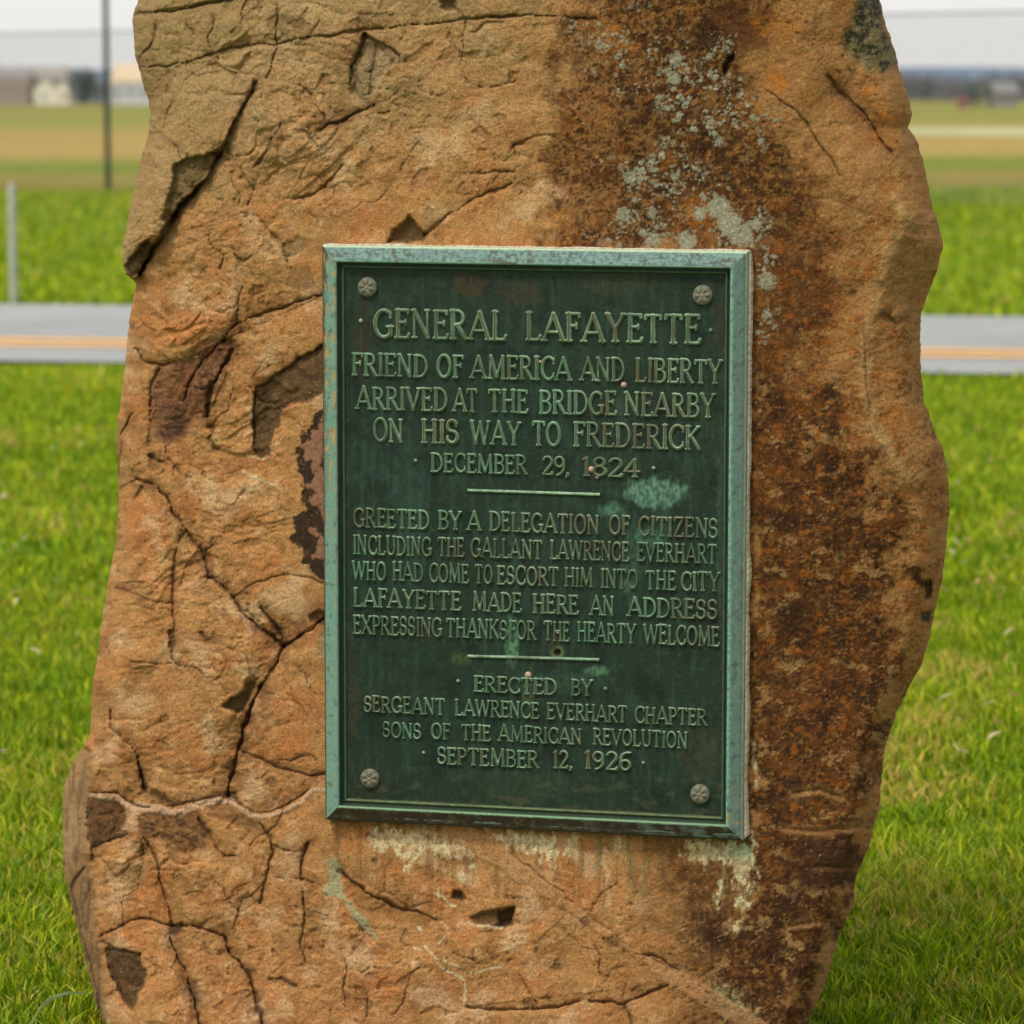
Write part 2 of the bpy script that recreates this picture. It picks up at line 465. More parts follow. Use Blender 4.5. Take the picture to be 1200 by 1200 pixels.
    uleft = polysd(X, Y, [(130, 340), (178, 290), (245, 205), (300, 95), (340, -300), (100, -300)])
    put(sst(10, -30, uleft), (160, 130, 84), .7)
    right = sst(860, 960, X + 50 * n1) * sst(1150, 900, Y * .3 + 600)
    put(sst(640, 900, X + 40 * n2), (156, 110, 62), .9)
    put(sst(640, 900, X) * sst(.05, .5, n3), (180, 138, 86), .5)
    put(sst(700, 980, X) * sst(.15, .5, fbm(X / 30, Y / 24, 4, 67)), (150, 96, 46), .6)
    # brown mineral stain
    def reg(pts, soft, jit=26, sd=70):
        j = jit * fbm(X / 38, Y / 38, 6, sd, .62) * 1.7
        return sst(soft, -soft, polysd(X, Y, pts) + j)
    st = reg([(700, -60), (665, 60), (640, 180), (660, 292), (872, 292), (960, 300), (945, 240), (930, 180), (880, 150), (870, 60), (900, -60)], 30, 34)
    st = np.maximum(st, reg([(868, 270), (955, 230), (975, 330), (960, 400), (950, 470), (868, 480)], 26, 34) * .8)
    st = np.maximum(st, reg([(872, 440), (965, 450), (1020, 540), (1052, 640), (1048, 760), (1030, 870), (1018, 970), (985, 1070), (955, 1130), (930, 1240), (830, 1240), (840, 1130), (880, 1010)], 12, 34))
    st = np.maximum(st, reg([(770, 1000), (880, 1000), (900, 1240), (830, 1240), (800, 1130)], 40) * .7)
    st2 = reg([(870, 5), (905, 15), (900, 60), (880, 62), (850, 35), (835, 20)], 10, 10)
    topd = st * sst(330, 250, Y); heavy = st * sst(-.30, .15, n3 * .8 + n2 * .6 + .42 - .5 * topd * sst(800, 680, X) - .12 * topd)
    put(st * (1 - .25 * topd), (112, 68, 26), .82)
    put(st * sst(-.1, .3, n2 + .5 * n4 - .3 * topd * sst(800, 680, X)), (84, 50, 20), .8)
    put(heavy * sst(-.25, .25, n3 - .2 * n2 + .25 * fbm(X / 18, Y / 40, 3, 68)), (54, 32, 16), .93)
    put(st * sst(.12, .5, n4 * .7 + n3 * .6), (128, 74, 26), .45)
    put(st * sst(.24, .30, fbm(X / 30, Y / 22, 6, 72, .6)) * sst(360, 460, Y), (162, 122, 74), .85)
    put(topd * sst(.22, .34, fbm(X / 22, Y / 22, 6, 75, .62)), (140, 104, 56), .6)
    put(sst(.3, .8, st) * sst(.12, .4, fbm(X / 60, Y / 70, 4, 76)) * sst(700, 780, X), (46, 28, 16), .6)
    put(st * sst(.46, .6, fbm(X / 11, Y / 9, 3, 73)) * sst(380, 480, Y), (154, 114, 68), .7)
    put(topd * sst(.25, .5, fbm(X / 9, Y / 9, 3, 74)), (150, 100, 44), .7)
    put(st * sst(.2, .55, n4 - n3), (46, 28, 16), .75)
    scat = sst(850, 900, X) * sst(200, 300, Y) * sst(1010, 900, Y * .9 + 40)
    put(scat * sst(-.08, .22, fbm(X / 34, Y / 26, 5, 141)) * sst(-.2, .25, n4 + n3), (112, 64, 24), .8)
    put(scat * sst(.25, .5, fbm(X / 15, Y / 13, 4, 142)), (152, 84, 30), .7)
    put(st2, (92, 54, 26), .85)
    put(st * sst(.22, .5, fbm(X / 30, Y / 30, 4, 77)) * sst(700, 330, Y), (138, 82, 30), .5)
    # orange lichen
    for pts, s_, a__ in (([(905, 75), (925, 85), (925, 108), (912, 112), (898, 90)], 8, 1), ([(895, 12), (940, 20), (930, 55), (895, 45), (880, 25)], 12, .6), ([(695, 30), (730, 28), (728, 62), (700, 62)], 16, .6),
                        ([(1025, 125), (1062, 125), (1050, 158), (1030, 150)], 10, .85), ([(1010, 140), (1030, 150), (1040, 170), (1025, 165)], 6, .9), ([(1040, 470), (1062, 480), (1058, 515), (1040, 500)], 10, .7),
                        ([(1022, 430), (1045, 440), (1040, 455), (1020, 450)], 8, .6), ([(1070, 190), (1084, 205), (1092, 245), (1085, 240)], 6, .7), ([(1020, 100), (1030, 105), (1020, 115), (1010, 110)], 7, .8),
                        ([(800, 215), (860, 250), (840, 285), (790, 270)], 16, .45)):
        put(reg(pts, s_, 8, 78) * sst(-.3, .2, n4 + n3), (182, 108, 34), a__)
    put(sst(.5, .7, fbm(X / 12, Y / 12, 3, 79)) * sst(930, 980, X), (168, 96, 38), .7)
    # grey-green lichen specks
    lich = np.zeros_like(X)
    lz = reg([(760, 20), (850, 50), (850, 130), (900, 110), (900, 140), (840, 170), (800, 160), (770, 110)], 30)
    lz = np.maximum(lz, reg([(730, 190), (800, 170), (890, 260), (890, 288), (700, 288)], 36))
    lz = np.maximum(lz, reg([(672, 30), (740, 20), (740, 90), (690, 88)], 14) * .8)
    lz = np.maximum(lz, reg([(884, 290), (906, 300), (902, 385), (886, 385)], 10) * 1.0)
    w1, w2, wi = worley(X / 8.5 + .3 * n4, Y / 8.5, 3)
    size = (np.random.default_rng(9).random(512) ** 2.2).astype(np.float32)[wi] * .55
    lich = sst(.0, -.12, w1 - size * 1.0 + .3 * n4 + .5 - .75 * sst(-.4, .5, fbm(X / 28, Y / 28, 3, 82)) ) * sst(.2, .6, lz)
    w1, w2, wi = worley(X / 4.6 + .3 * n4, Y / 4.6, 4); size = (np.random.default_rng(10).random(512) ** 2.0).astype(np.float32)[wi] * .5
    lich = np.maximum(lich, sst(.0, -.15, w1 - size + .3 * n4 + .5 - .75 * sst(-.4, .45, fbm(X / 30, Y / 30, 3, 83))) * sst(.1, .5, lz) * .9)
    lich = np.maximum(lich, sst(.42, .55, fbm(X / 6, Y / 6, 4, 81) + .2 * n2) * sst(.5, .8, lz) * .8)
    for (cx_, cy_, r_) in ((842, 243, 13), (855, 262, 15), (868, 275, 14), (820, 250, 8), (805, 283, 11), (765, 250, 5), (731, 250, 5), (738, 207, 9), (885, 263, 8), (898, 330, 10), (792, 70, 9), (790, 92, 7), (765, 281, 9), (842, 165, 5)):
        lich = np.maximum(lich, sst(2, -2, np.hypot(X - cx_, Y - cy_) - r_ + 6 * n4))
    put(lich, (152, 146, 122), .9); put(lich * sst(.1, .4, n4), (188, 184, 160), .6)
    off -= .0008 * lich
    # grey-black crust at the upper right corner
    cr = reg([(985, 50), (1003, 8), (1022, -14), (1036, 18), (1052, 72), (1040, 84), (1014, 82)], 5, 8)
    put(cr, (112, 100, 66), .9); put(cr * sst(-.25, .1, n3 + .6 * fbm(X / 22, Y / 30, 3, 85) - .004 * (Y - 20)), (42, 40, 34), .9); put(cr * sst(.1, .4, n4), (136, 126, 88), .5); off += .004 * cr
    # ridge on the right, its pale highlight painted on
    rl = segdist(X + 5 * n3, Y, [(1050, 235), (1062, 262), (1040, 300), (1030, 345), (1014, 395), (1015, 460), (1030, 510), (1060, 560)])
    put(np.exp(-(rl / 7) ** 2), (190, 152, 100), .55)
    off -= .006 * np.exp(-(rl / 14) ** 2)
    hol = polysd(X, Y, [(1052, 258), (1085, 250), (1104, 280), (1090, 335), (1060, 370), (1035, 380), (1038, 330)])
    off += .010 * sst(6, -22, hol); put(sst(4, -10, hol), (146, 112, 68), .45)
    rlp = segdist(X + 3 * n3, Y, [(1008, 60), (1000, 95), (1020, 130), (1040, 160), (1075, 205), (1090, 250)]); off += .004 * np.exp(-(rlp / 5) ** 2)
    # recessed gouges low on the right
    for pts in ([(918, 970), (955, 975), (1012, 968), (1020, 972)], [(955, 1016), (1000, 1016)], [(930, 930), (960, 925), (985, 935)], [(925, 1085), (950, 1082)]):
        d = segdist(X, Y + 2 * n3, pts); off += .004 * np.exp(-(d / 3) ** 2); put(np.exp(-((d - 3) / 3) ** 2), (152, 112, 66), .6)
    g_ = polysd(X, Y, [(932, 1000), (962, 985), (1002, 990), (1000, 1035), (985, 1048), (955, 1050), (930, 1030)]); put(reg([(932, 985), (1002, 975), (1002, 1035), (955, 1050), (930, 1030)], 6, 10), (64, 40, 26), .7)

    Xw = X + 3.2 * fbm(X / 22, Y / 22, 3, 91); Yw = Y + 3.2 * fbm(X / 22, Y / 22, 3, 92)
    jag = 1 + 1.1 * fbm(X / 12, Y / 12, 3, 93) + 1.2 * fbm(X / 55, Y / 55, 2, 94)
    def rows(y0, y1):
        return slice(int(np.searchsorted(ys, y0)), int(np.searchsorted(ys, y1)))
    def paintrow(sl, m, c, k=1.0):
        m = np.clip(m * k, 0, 1)[..., None]; C[sl] = C[sl] * (1 - m) + lin(*c) * m
    def crack(pts, w, depth, dark=.85, halo=.35, hw=4.0, col=(42, 28, 18), step=True):
        p = np.array(pts, float); m_ = 14 + w * hw * 2
        sl = rows(p[:, 1].min() - m_, p[:, 1].max() + m_)
        d0 = segdist(Xw[sl], Yw[sl], pts)
        vx, vy = p[-1] - p[0]; sg = np.sign((Xw[sl] - p[0, 0]) * vy - (Yw[sl] - p[0, 1]) * vx) * (1 if (int(p[0, 0]) + int(p[0, 1])) % 2 else -1)
        al = ((Xw[sl] - p[0, 0]) * vx + (Yw[sl] - p[0, 1]) * vy) / (vx * vx + vy * vy + 1e-6)
        if depth >= .005 and step: off[sl] += .30 * depth * (sg > 0) * np.exp(-(d0 / (9 + 3 * w)) ** 2) * sst(-.02, .12, al) * sst(1.02, .88, al)
        w = w * .72 + .1
        d = d0 / np.clip(jag[sl], .22, 2.4)
        off[sl] += depth * np.clip(1 - d / (w * 1.15), 0, 1) ** .8
        off[sl] += depth * .25 * np.exp(-(d / (w * 3.2)) ** 2)
        paintrow(sl, np.exp(-(d0 / (w * hw)) ** 2) * halo * (.6 + .8 * n3[sl]), (92, 58, 34)); paintrow(sl, np.exp(-(d0 / (w * hw * 2.4)) ** 2) * halo * .45 * sst(-.3, .3, n2[sl]), (120, 76, 44))
        paintrow(sl, np.clip(1.25 - d / w, 0, 1) * (.72 + .5 * np.clip(n2[sl], -.6, .5)), col, dark)
    def patch(pts, depth, col=None, a=.85, edge=2.5, mottle=None, ma=.6, jit=0.5):
        p = np.array(pts, float)
        sl = rows(p[:, 1].min() - 14, p[:, 1].max() + 14)
        s_ = polysd(Xw[sl], Yw[sl], pts) + jit * 6 * n3[sl]
        m = sst(edge, -edge, s_); off[sl] += depth * m
        if col: paintrow(sl, m, col, a)
        if mottle: paintrow(sl, m * sst(-.05, .4, n3[sl] + .5 * n4[sl]), mottle, ma)
        return sl, s_, m

    # broad hollows along the main fissures, their soft shade painted in brown
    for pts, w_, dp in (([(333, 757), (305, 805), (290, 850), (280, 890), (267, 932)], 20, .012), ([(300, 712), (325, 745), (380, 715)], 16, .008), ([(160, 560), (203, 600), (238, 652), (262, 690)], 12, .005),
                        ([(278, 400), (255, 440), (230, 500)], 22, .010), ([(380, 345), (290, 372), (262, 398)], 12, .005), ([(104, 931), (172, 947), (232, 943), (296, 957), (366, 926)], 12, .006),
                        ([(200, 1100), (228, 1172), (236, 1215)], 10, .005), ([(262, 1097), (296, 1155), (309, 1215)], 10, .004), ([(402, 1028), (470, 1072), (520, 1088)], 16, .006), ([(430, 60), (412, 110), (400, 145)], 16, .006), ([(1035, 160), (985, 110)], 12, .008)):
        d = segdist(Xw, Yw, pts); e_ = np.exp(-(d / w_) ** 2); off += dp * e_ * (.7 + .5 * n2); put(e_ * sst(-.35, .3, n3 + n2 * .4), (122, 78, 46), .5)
    # upper-left slab that overhangs its crack
    slabp = [(90, 400), (148, 330), (162, 326), (178, 292), (195, 272), (207, 243), (228, 222), (245, 205), (262, 168), (285, 125), (300, 95), (306, 20), (60, 20)]
    s_ = polysd(Xw, Yw, slabp)
    off -= sst(2.2, -2.2, s_) * (.034 * np.clip((Y - 80) / 170, 0, 1)) * sst(-160, -20, s_)
    off += .012 * np.exp(-(np.clip(s_, 0, 99) / 9) ** 2) * (s_ > 0) * sst(95, 190, Y) * sst(345, 315, Y)
    patch([(207, 190), (250, 179), (258, 178), (236, 214), (212, 236), (196, 262), (191, 258), (200, 215)], .016, (116, 96, 62), .8, mottle=(80, 64, 42))  # facet below the slab, the overhang's shade painted into its colour
    patch([(146, 311), (158, 296), (174, 282), (180, 289), (166, 324), (152, 326)], .022, (50, 38, 26), .85, mottle=(92, 66, 36))
    crack([(298, 98), (288, 120), (275, 143), (262, 168), (250, 182)], 2.6, .010)
    crack([(258, 180), (238, 214), (212, 240), (194, 268), (178, 291), (166, 322)], 3.0, .016, .95, .3)
    crack([(155, 17), (185, 14), (215, 10), (245, 3), (290, -8)], 2.0, .008, .85, .35)
    crack([(163, 79), (200, 77), (222, 70), (250, 62), (290, 52), (325, 50), (360, 44), (405, 38), (480, 30), (545, 22), (610, 18), (700, 22)], 1.5, .006, .7, .25)
    crack([(324, 0), (325, 50), (320, 72), (312, 92)], 1.4, .005, .7, .2)
    crack([(182, 30), (176, 55), (164, 70)], 1.6, .006, .7)
    crack([(374, 22), (362, 45), (352, 50)], 1.0, .003, .4)
    patch([(410, 78), (430, 40), (447, 50), (467, 66), (440, 100), (433, 126), (414, 106)], .008, (150, 132, 96), .6, mottle=(116, 98, 70))
    crack([(410, 100), (412, 76), (430, 42)], 2.6, .007, .7, .4); crack([(430, 42), (450, 50), (467, 66), (468, 72)], 1.8, .004, .7, .4)
    crack([(440, 50), (436, 85), (434, 110)], 1.0, .003, .5)
    crack([(372, 152), (398, 142), (415, 134), (433, 128), (440, 122)], 2.0, .007, .8); crack([(445, 132), (455, 130)], 1.4, .004, .7)
    patch([(512, -8), (536, -8), (536, 13), (520, 12)], .012, (60, 46, 30), .8)
    crack([(536, 12), (544, 22), (543, 60), (540, 82), (548, 96), (562, 104), (590, 98), (605, 94)], 1.1, .004, .55, .15)
    crack([(545, 24), (575, 19), (605, 18)], 1.0, .003, .5, .1)
    crack([(552, 203), (575, 203), (603, 201)], 1.3, .004, .7, .2); crack([(604, 182), (603, 172), (615, 168)], 1.4, .004, .7, .2)
    crack([(497, 274), (520, 256), (545, 240), (570, 226), (598, 216)], 1.5, .006, .8, .2)
    patch([(455, 284), (462, 270), (480, 253), (500, 272), (497, 285)], .010, (70, 52, 32), .85, mottle=(98, 72, 42))
    crack([(345, 234), (362, 230), (380, 218), (397, 200), (400, 195)], 1.6, .006, .6, .3)
    crack([(470, 200), (478, 185), (490, 165)], 2.5, .003, .4, .3)
    crack([(319, 163), (312, 178), (303, 190), (297, 192)], 2.0, .006, .75); crack([(330, 145), (322, 158)], 1.5, .004, .6)
    crack([(258, 183), (268, 186)], 1.4, .004, .7)
    patch([(335, 282), (350, 275), (362, 290), (345, 302), (330, 300)], .002, (150, 118, 78), .7)
    patch([(340, 315), (365, 315), (372, 335), (350, 342), (336, 335)], .002, (136, 102, 66), .6)
    crack([(382, 345), (365, 349), (340, 358), (315, 366), (290, 372), (277, 378), (262, 398)], 1.9, .008, .85, .35)
    crack([(277, 378), (280, 355), (285, 335)], 1.5, .004, .5, .3)
    crack([(245, 275), (250, 290), (262, 300), (258, 315)], 1.6, .004, .5, .2)
    crack([(272, 285), (276, 300), (285, 306), (295, 300)], 1.6, .004, .6, .3)
    # purple-brown flank and its fissures
    patch([(180, 438), (205, 425), (240, 402), (270, 396), (280, 405), (262, 432), (245, 470), (218, 512), (195, 522), (180, 515), (176, 470)], .003, (122, 76, 54), .75, 8, (86, 54, 44), .7)
    patch([(198, 492), (215, 484), (214, 508), (200, 520), (192, 512)], .003, (58, 40, 34), .7, 7)
    crack([(275, 408), (266, 424), (253, 440), (247, 460), (243, 490)], 4.2, .014, .9, .35)
    crack([(262, 398), (240, 422), (222, 448), (214, 470)], 1.8, .008, .7, .4)
    crack([(158, 408), (170, 424), (188, 428), (202, 426)], 2.0, .008, .8, .3)
    crack([(187, 432), (178, 450), (175, 485), (174, 522)], 2.2, .007, .7, .35, col=(60, 40, 46))
    crack([(155, 485), (147, 500), (142, 510)], 2.6, .010, .85)
    crack([(142, 520), (139, 540), (138, 556)], 1.6, .006, .8)
    patch([(176, 536), (188, 540), (188, 545), (180, 553), (175, 545)], .006, (120, 92, 58), .7)
    crack([(175, 535), (189, 541)], 2.0, .008, .85)
    crack([(243, 500), (250, 500), (246, 515), (252, 525), (258, 527)], 1.7, .006, .7, .3)
    crack([(275, 455), (265, 480), (247, 500)], 1.2, .004, .5, .3)
    crack([(160, 560), (178, 568), (195, 580), (203, 600), (217, 620), (232, 640), (238, 652), (246, 676)], 2.4, .009, .85, .3)
    crack([(218, 622), (208, 635), (204, 665), (202, 700), (204, 738), (203, 770), (206, 778)], 1.6, .006, .7, .25)
    crack([(240, 652), (240, 645), (250, 638)], 1.6, .005, .8, .3)
    crack([(248, 676), (262, 680), (262, 668)], 1.2, .004, .6, .3); crack([(246, 676), (258, 684), (275, 700), (282, 712), (290, 726), (306, 738), (325, 750), (333, 757)], 2.3, .010, .8, .4)
    crack([(333, 757), (350, 746), (366, 738), (384, 720)], 2.6, .010, .8, .5)
    crack([(305, 712), (315, 722), (324, 736), (330, 748)], 2.8, .009, .75, .5)
    crack([(276, 700), (290, 688), (320, 675), (345, 674), (380, 682)], 1.2, .004, .5, .25)
    crack([(135, 690), (150, 694), (163, 700)], 1.8, .005, .7, .3); crack([(165, 700), (190, 706), (203, 708)], 1.3, .004, .5)
    crack([(155, 775), (180, 777), (205, 778), (225, 782), (238, 790)], 1.3, .004, .6)
    crack([(333, 758), (326, 775), (312, 792), (305, 805)], 2.2, .010, .7, .5)
    crack([(305, 803), (294, 830), (286, 850), (283, 872), (274, 898), (267, 932)], 3.4, .014, .85, .55)
    patch([(262, 828), (272, 816), (288, 806), (300, 796), (293, 815), (284, 834), (270, 833)], .010, (66, 48, 32), .85, mottle=(100, 74, 44))
    patch([(362, 720), (378, 715), (384, 716), (384, 735), (366, 728)], .006, (66, 46, 30), .8)
    patch([(372, 745), (384, 738), (384, 775), (372, 770)], .002, (150, 136, 100), .7)
    crack([(286, 882), (302, 888), (320, 895), (345, 905), (362, 910), (384, 908)], 1.7, .006, .7, .35)
    crack([(236, 741), (242, 752), (252, 748)], 2.8, .005, .8, .3); crack([(200, 740), (199, 757)], 2.8, .006, .8, .3)
    crack([(128, 832), (129, 850)], 2.4, .008, .85, .2); crack([(127, 757), (131, 768)], 2.0, .004, .7)
    crack([(130, 852), (145, 868), (155, 873), (160, 888), (165, 902), (172, 930)], 1.8, .007, .75, .25); crack([(160, 888), (166, 905), (170, 925)], 3.0, .008, .75, .3)
    # pale seam and dark blocks under it
    patch([(102, 936), (125, 938), (142, 940), (151, 956), (149, 975), (132, 984), (110, 994), (100, 970)], .006, (92, 64, 38), .9, mottle=(58, 40, 26))
    patch([(160, 962), (175, 953), (198, 953), (232, 950), (246, 975), (240, 995), (215, 1002), (196, 985), (165, 980)], .004, (110, 74, 42), .75, 5, (66, 44, 28), .8)
    patch([(245, 955), (280, 953), (300, 965), (298, 975), (268, 965)], .003, (96, 66, 38), .7, 4)
    patch([(176, 934), (178, 925), (192, 932), (205, 942), (188, 942)], .003, (70, 48, 28), .8, 3)
    patch([(265, 930), (276, 928), (285, 945), (275, 942)], .003, (70, 48, 28), .8, 3)
    seam = [(104, 931), (122, 935), (138, 935), (150, 943), (172, 947), (195, 950), (212, 952), (232, 943), (258, 938), (272, 940), (285, 950), (296, 957), (315, 956), (335, 950), (352, 940), (366, 926), (390, 926)]
    sl = rows(900, 990); d = segdist(X[sl], Y[sl] + 2 * n3[sl], seam)
    wv = np.interp(X[sl], [100, 150, 160, 220, 290, 370], [3, 4, 5, 4.5, 2.6, 2.2]) * (1 + .5 * n3[sl])
    mk = sst(1.5, -1.5, d - wv); paintrow(sl, mk, (208, 166, 132), .95); off[sl] -= .0016 * mk
    crack([(104, 928), (125, 930), (138, 929), (150, 940), (175, 945)], 1.4, .005, .8, .1); crack([(195, 945), (232, 938), (258, 933), (285, 944), (298, 953), (335, 946), (364, 924)], 1.2, .004, .7, .1)
    patch([(146, 945), (160, 950), (162, 972), (148, 976), (140, 972), (150, 960)], -.001, (200, 156, 116), .9)
    crack([(168, 982), (182, 1000), (190, 1040), (198, 1068), (203, 1085)], 2.0, .009, .85, .3)
    crack([(110, 992), (130, 985), (150, 975)], 1.6, .006, .8, .3)
    crack([(166, 985), (168, 1015), (162, 1040), (145, 1052), (144, 1085)], 1.3, .004, .5, .3)
    patch([(168, 1003), (168, 1035), (150, 1050), (140, 1030), (150, 1010)], .003, (160, 128, 80), .5)
    patch([(197, 1083), (211, 1082), (214, 1093), (205, 1099), (196, 1094)], .006, (46, 32, 24), .85, 4)
    crack([(200, 1100), (208, 1122), (218, 1135), (222, 1155), (228, 1172), (236, 1205)], 2.3, .010, .85, .3)
    patch([(216, 1148), (230, 1150), (238, 1180), (226, 1182), (218, 1165)], .003, (70, 50, 34), .65, 6)
    crack([(119, 1100), (132, 1090), (155, 1080), (176, 1077), (200, 1084)], 1.8, .007, .8, .3)
    crack([(212, 1083), (235, 1087), (262, 1097), (266, 1110), (285, 1135), (296, 1155), (304, 1185), (309, 1215)], 2.3, .010, .85, .25)
    crack([(232, 960), (245, 980), (255, 995), (262, 1003), (276, 1003)], 2.0, .006, .7, .45)
    crack([(303, 965), (317, 982), (319, 1000), (312, 1025), (306, 1057)], 1.7, .007, .75, .25)
    crack([(318, 988), (330, 996), (355, 998)], 1.1, .004, .5); crack([(360, 990), (354, 1005), (353, 1030), (366, 1033)], 2.2, .008, .75, .35)
    crack([(355, 1040), (357, 1080), (352, 1105), (358, 1128)], 2.0, .006, .65, .35)
    crack([(306, 1040), (285, 1055), (277, 1070), (273, 1090)], 1.0, .003, .4)
    crack([(315, 1147), (330, 1146), (346, 1156)], 2.0, .005, .8, .2)
    patch([(124, 1112), (150, 1114), (164, 1118), (165, 1133), (172, 1138), (168, 1155), (156, 1182), (140, 1166), (131, 1138)], .008, (78, 58, 36), .9, mottle=(52, 38, 26))
    crack([(120, 1106), (140, 1113), (164, 1116), (166, 1134)], 1.6, .006, .85, .1); crack([(124, 1114), (132, 1140), (145, 1170), (155, 1183)], 1.6, .005, .8, .1)
    # lower-left flank, set back from the front face
    rdg = np.interp(Y, [860, 880, 930, 1000, 1040, 1100, 1200, 1262], [80, 106, 104, 102, 108, 114, 124, 130])
    fm = sst(3, -3, X + 3 * n3 - rdg) * sst(858, 880, Y)
    off += fm * (.03 + .0022 * np.clip(rdg - X, 0, 60)); paintrow(slice(None), fm, (160, 128, 86), .7)
    paintrow(slice(None), fm * sst(0, .5, fbm(X / 6, Y / 40, 3, 95)), (112, 84, 62), .7)
    crack([(103, 935), (101, 970), (107, 992), (108, 1010)], 2.0, .010, .85, .3)
    crack([(100, 1015), (88, 1030), (84, 1045), (92, 1080), (104, 1125), (113, 1165), (120, 1200)], 2.0, .010, .8, .35, col=(48, 36, 38))
    crack([(105, 1035), (98, 1060), (97, 1085)], 1.5, .005, .6, .3)
    # bottom centre
    patch([(402, 1024), (430, 1047), (462, 1064), (490, 1068), (516, 1080), (500, 1090), (466, 1083), (430, 1068), (412, 1048)], .004, (150, 104, 54), .7, 5)
    crack([(398, 1021), (430, 1046), (458, 1062), (490, 1068), (512, 1079)], 2.2, .009, .85, .15)
    patch([(530, 1042), (540, 1044), (549, 1055), (541, 1058), (533, 1050)], .012, (66, 44, 24), .85)
    patch([(552, 1074), (570, 1068), (586, 1065), (602, 1066), (601, 1083), (586, 1088), (560, 1084)], .008, (96, 70, 42), .85, mottle=(140, 116, 78), jit=.2)
    patch([(584, 1065), (603, 1064), (601, 1084), (585, 1086)], .010, (60, 42, 28), .85, jit=.1)
    def white(pts, a=.9, e=3, jit=9, col=(236, 214, 168)):
        p = np.array(pts, float); sl = rows(p[:, 1].min() - 16, p[:, 1].max() + 16)
        s_ = polysd(X[sl], Y[sl], pts) + jit * fbm(X[sl] / 8, Y[sl] / 15, 5, 101, .6) * 2.0
        m = sst(e, -e, s_ + 2) * (.45 + .55 * sst(-.1, .3, n4[sl] * .6 + fbm(X[sl] / 7, Y[sl] / 10, 4, 102) + .1)); paintrow(sl, m, col, a); off[sl] -= .0006 * m
    def wline(pts, w, a=.85, col=(220, 204, 164)):
        p = np.array(pts, float); sl = rows(p[:, 1].min() - 8, p[:, 1].max() + 8)
        d = segdist(Xw[sl], Yw[sl], pts); paintrow(sl, sst(w, 0, d + 1.5 * n4[sl]), col, a)
    sl = rows(958, 1090); run = sst(-.02, .35, fbm(X[sl] / 9, Y[sl] / 130, 4, 150)) * sst(384, 392, X[sl]) * sst(885, 875, X[sl]) * sst(1085, 985, Y[sl] - .045 * (X[sl] - 380))
    paintrow(sl, run * .55, (112, 84, 52)); run2 = run * sst(600, 700, X[sl]) * sst(.0, .4, fbm(X[sl] / 6, Y[sl] / 60, 4, 151)); paintrow(sl, run2 * .6, (150, 140, 92))
    paintrow(sl, sst(14, 0, Y[sl] - 958 - .051 * (X[sl] - 385)) * sst(384, 390, X[sl]) * sst(882, 876, X[sl]) * .5, (92, 68, 44))
    patch([(383, 1004), (394, 1003), (400, 1015), (398, 1035), (414, 1058), (430, 1078), (446, 1100), (438, 1102), (416, 1080), (404, 1055), (386, 1050), (377, 1046), (386, 1035)], 0, (166, 160, 120), .85, 2)
    white([(436, 968), (470, 972), (540, 985), (555, 1000), (540, 1008), (500, 998), (478, 1022), (470, 1000), (440, 1000), (432, 990)], .85)
    white([(570, 974), (640, 976), (660, 986), (650, 1015), (640, 1010), (612, 1000), (590, 992)], .95)
    white([(655, 980), (680, 978), (676, 1004), (664, 1000)], .7); white([(722, 978), (732, 978), (728, 1002), (720, 1000)], .85, 2, 4)
    white([(706, 990), (718, 990), (716, 1050), (710, 1062)], .4)
    white([(800, 984), (885, 985), (882, 1050), (872, 1045), (862, 1030), (850, 1010), (822, 1012), (810, 1012)], .9, 4, 12, (214, 198, 150))
    white([(850, 990), (880, 985), (880, 1008), (856, 1008)], .6, 5, 6, (150, 190, 150))
    for p_ in ([(838, 1032), (850, 1028), (850, 1050), (840, 1050)], [(836, 1052), (845, 1050), (844, 1066), (836, 1064)], [(860, 1035), (878, 1050), (874, 1075), (862, 1060)], [(856, 1080), (872, 1082), (872, 1096), (858, 1094)], [(884, 870), (888, 870), (888, 925), (882, 925)]):
        white(p_, .9, 2, 5, (208, 194, 148))
    white([(838, 1155), (870, 1160), (890, 1200), (850, 1200), (830, 1170)], .75, 6, 12, (176, 160, 110))
    wline([(497, 1107), (508, 1122), (520, 1135), (543, 1150), (545, 1178)], 2.2); wline([(552, 1140), (570, 1135), (590, 1134)], 2.0, .7); wline([(520, 1122), (530, 1130), (545, 1138)], 2.2, .6)
    wline([(510, 1046), (520, 1052), (533, 1063)], 2.4, .8); wline([(548, 1080), (565, 1086), (588, 1087)], 2.0, .85); wline([(515, 1052), (514, 1040)], 1.5, .6); wline([(486, 1110), (495, 1112)], 2.5, .7)
    wline([(515, 1080), (525, 1088), (520, 1100), (508, 1108)], 1.3, .6); wline([(545, 995), (600, 1020), (612, 1036)], 1.6, .5)
    for (a, b, r_) in ((487, 1050, 2), (489, 1062, 2), (542, 1028, 5), (491, 1088, 2.5), (553, 1015, 4)):
        sl = rows(b - 12, b + 12); paintrow(sl, sst(2, -2, np.hypot(X[sl] - a, Y[sl] - b) - r_ + 3 * n4[sl]), (218, 200, 160), .8)
    sl = rows(960, 1215); vein = [(530, 972), (560, 988), (600, 1012), (650, 1045), (700, 1088), (735, 1110), (775, 1140), (800, 1152), (850, 1182), (900, 1215)]
    d = segdist(Xw[sl], Yw[sl], vein); wv = np.interp(X[sl], [540, 600, 700, 740, 800, 900], [14, 14, 5, 5, 10, 14])
    vm = sst(1, -2, d - wv + 3 * n3[sl]); paintrow(sl, vm, (190, 138, 92), .6); off[sl] -= .002 * vm
    crack([(600, 1000), (650, 1040), (700, 1080), (742, 1112)], 1.0, .003, .4, .1, col=(120, 80, 50))
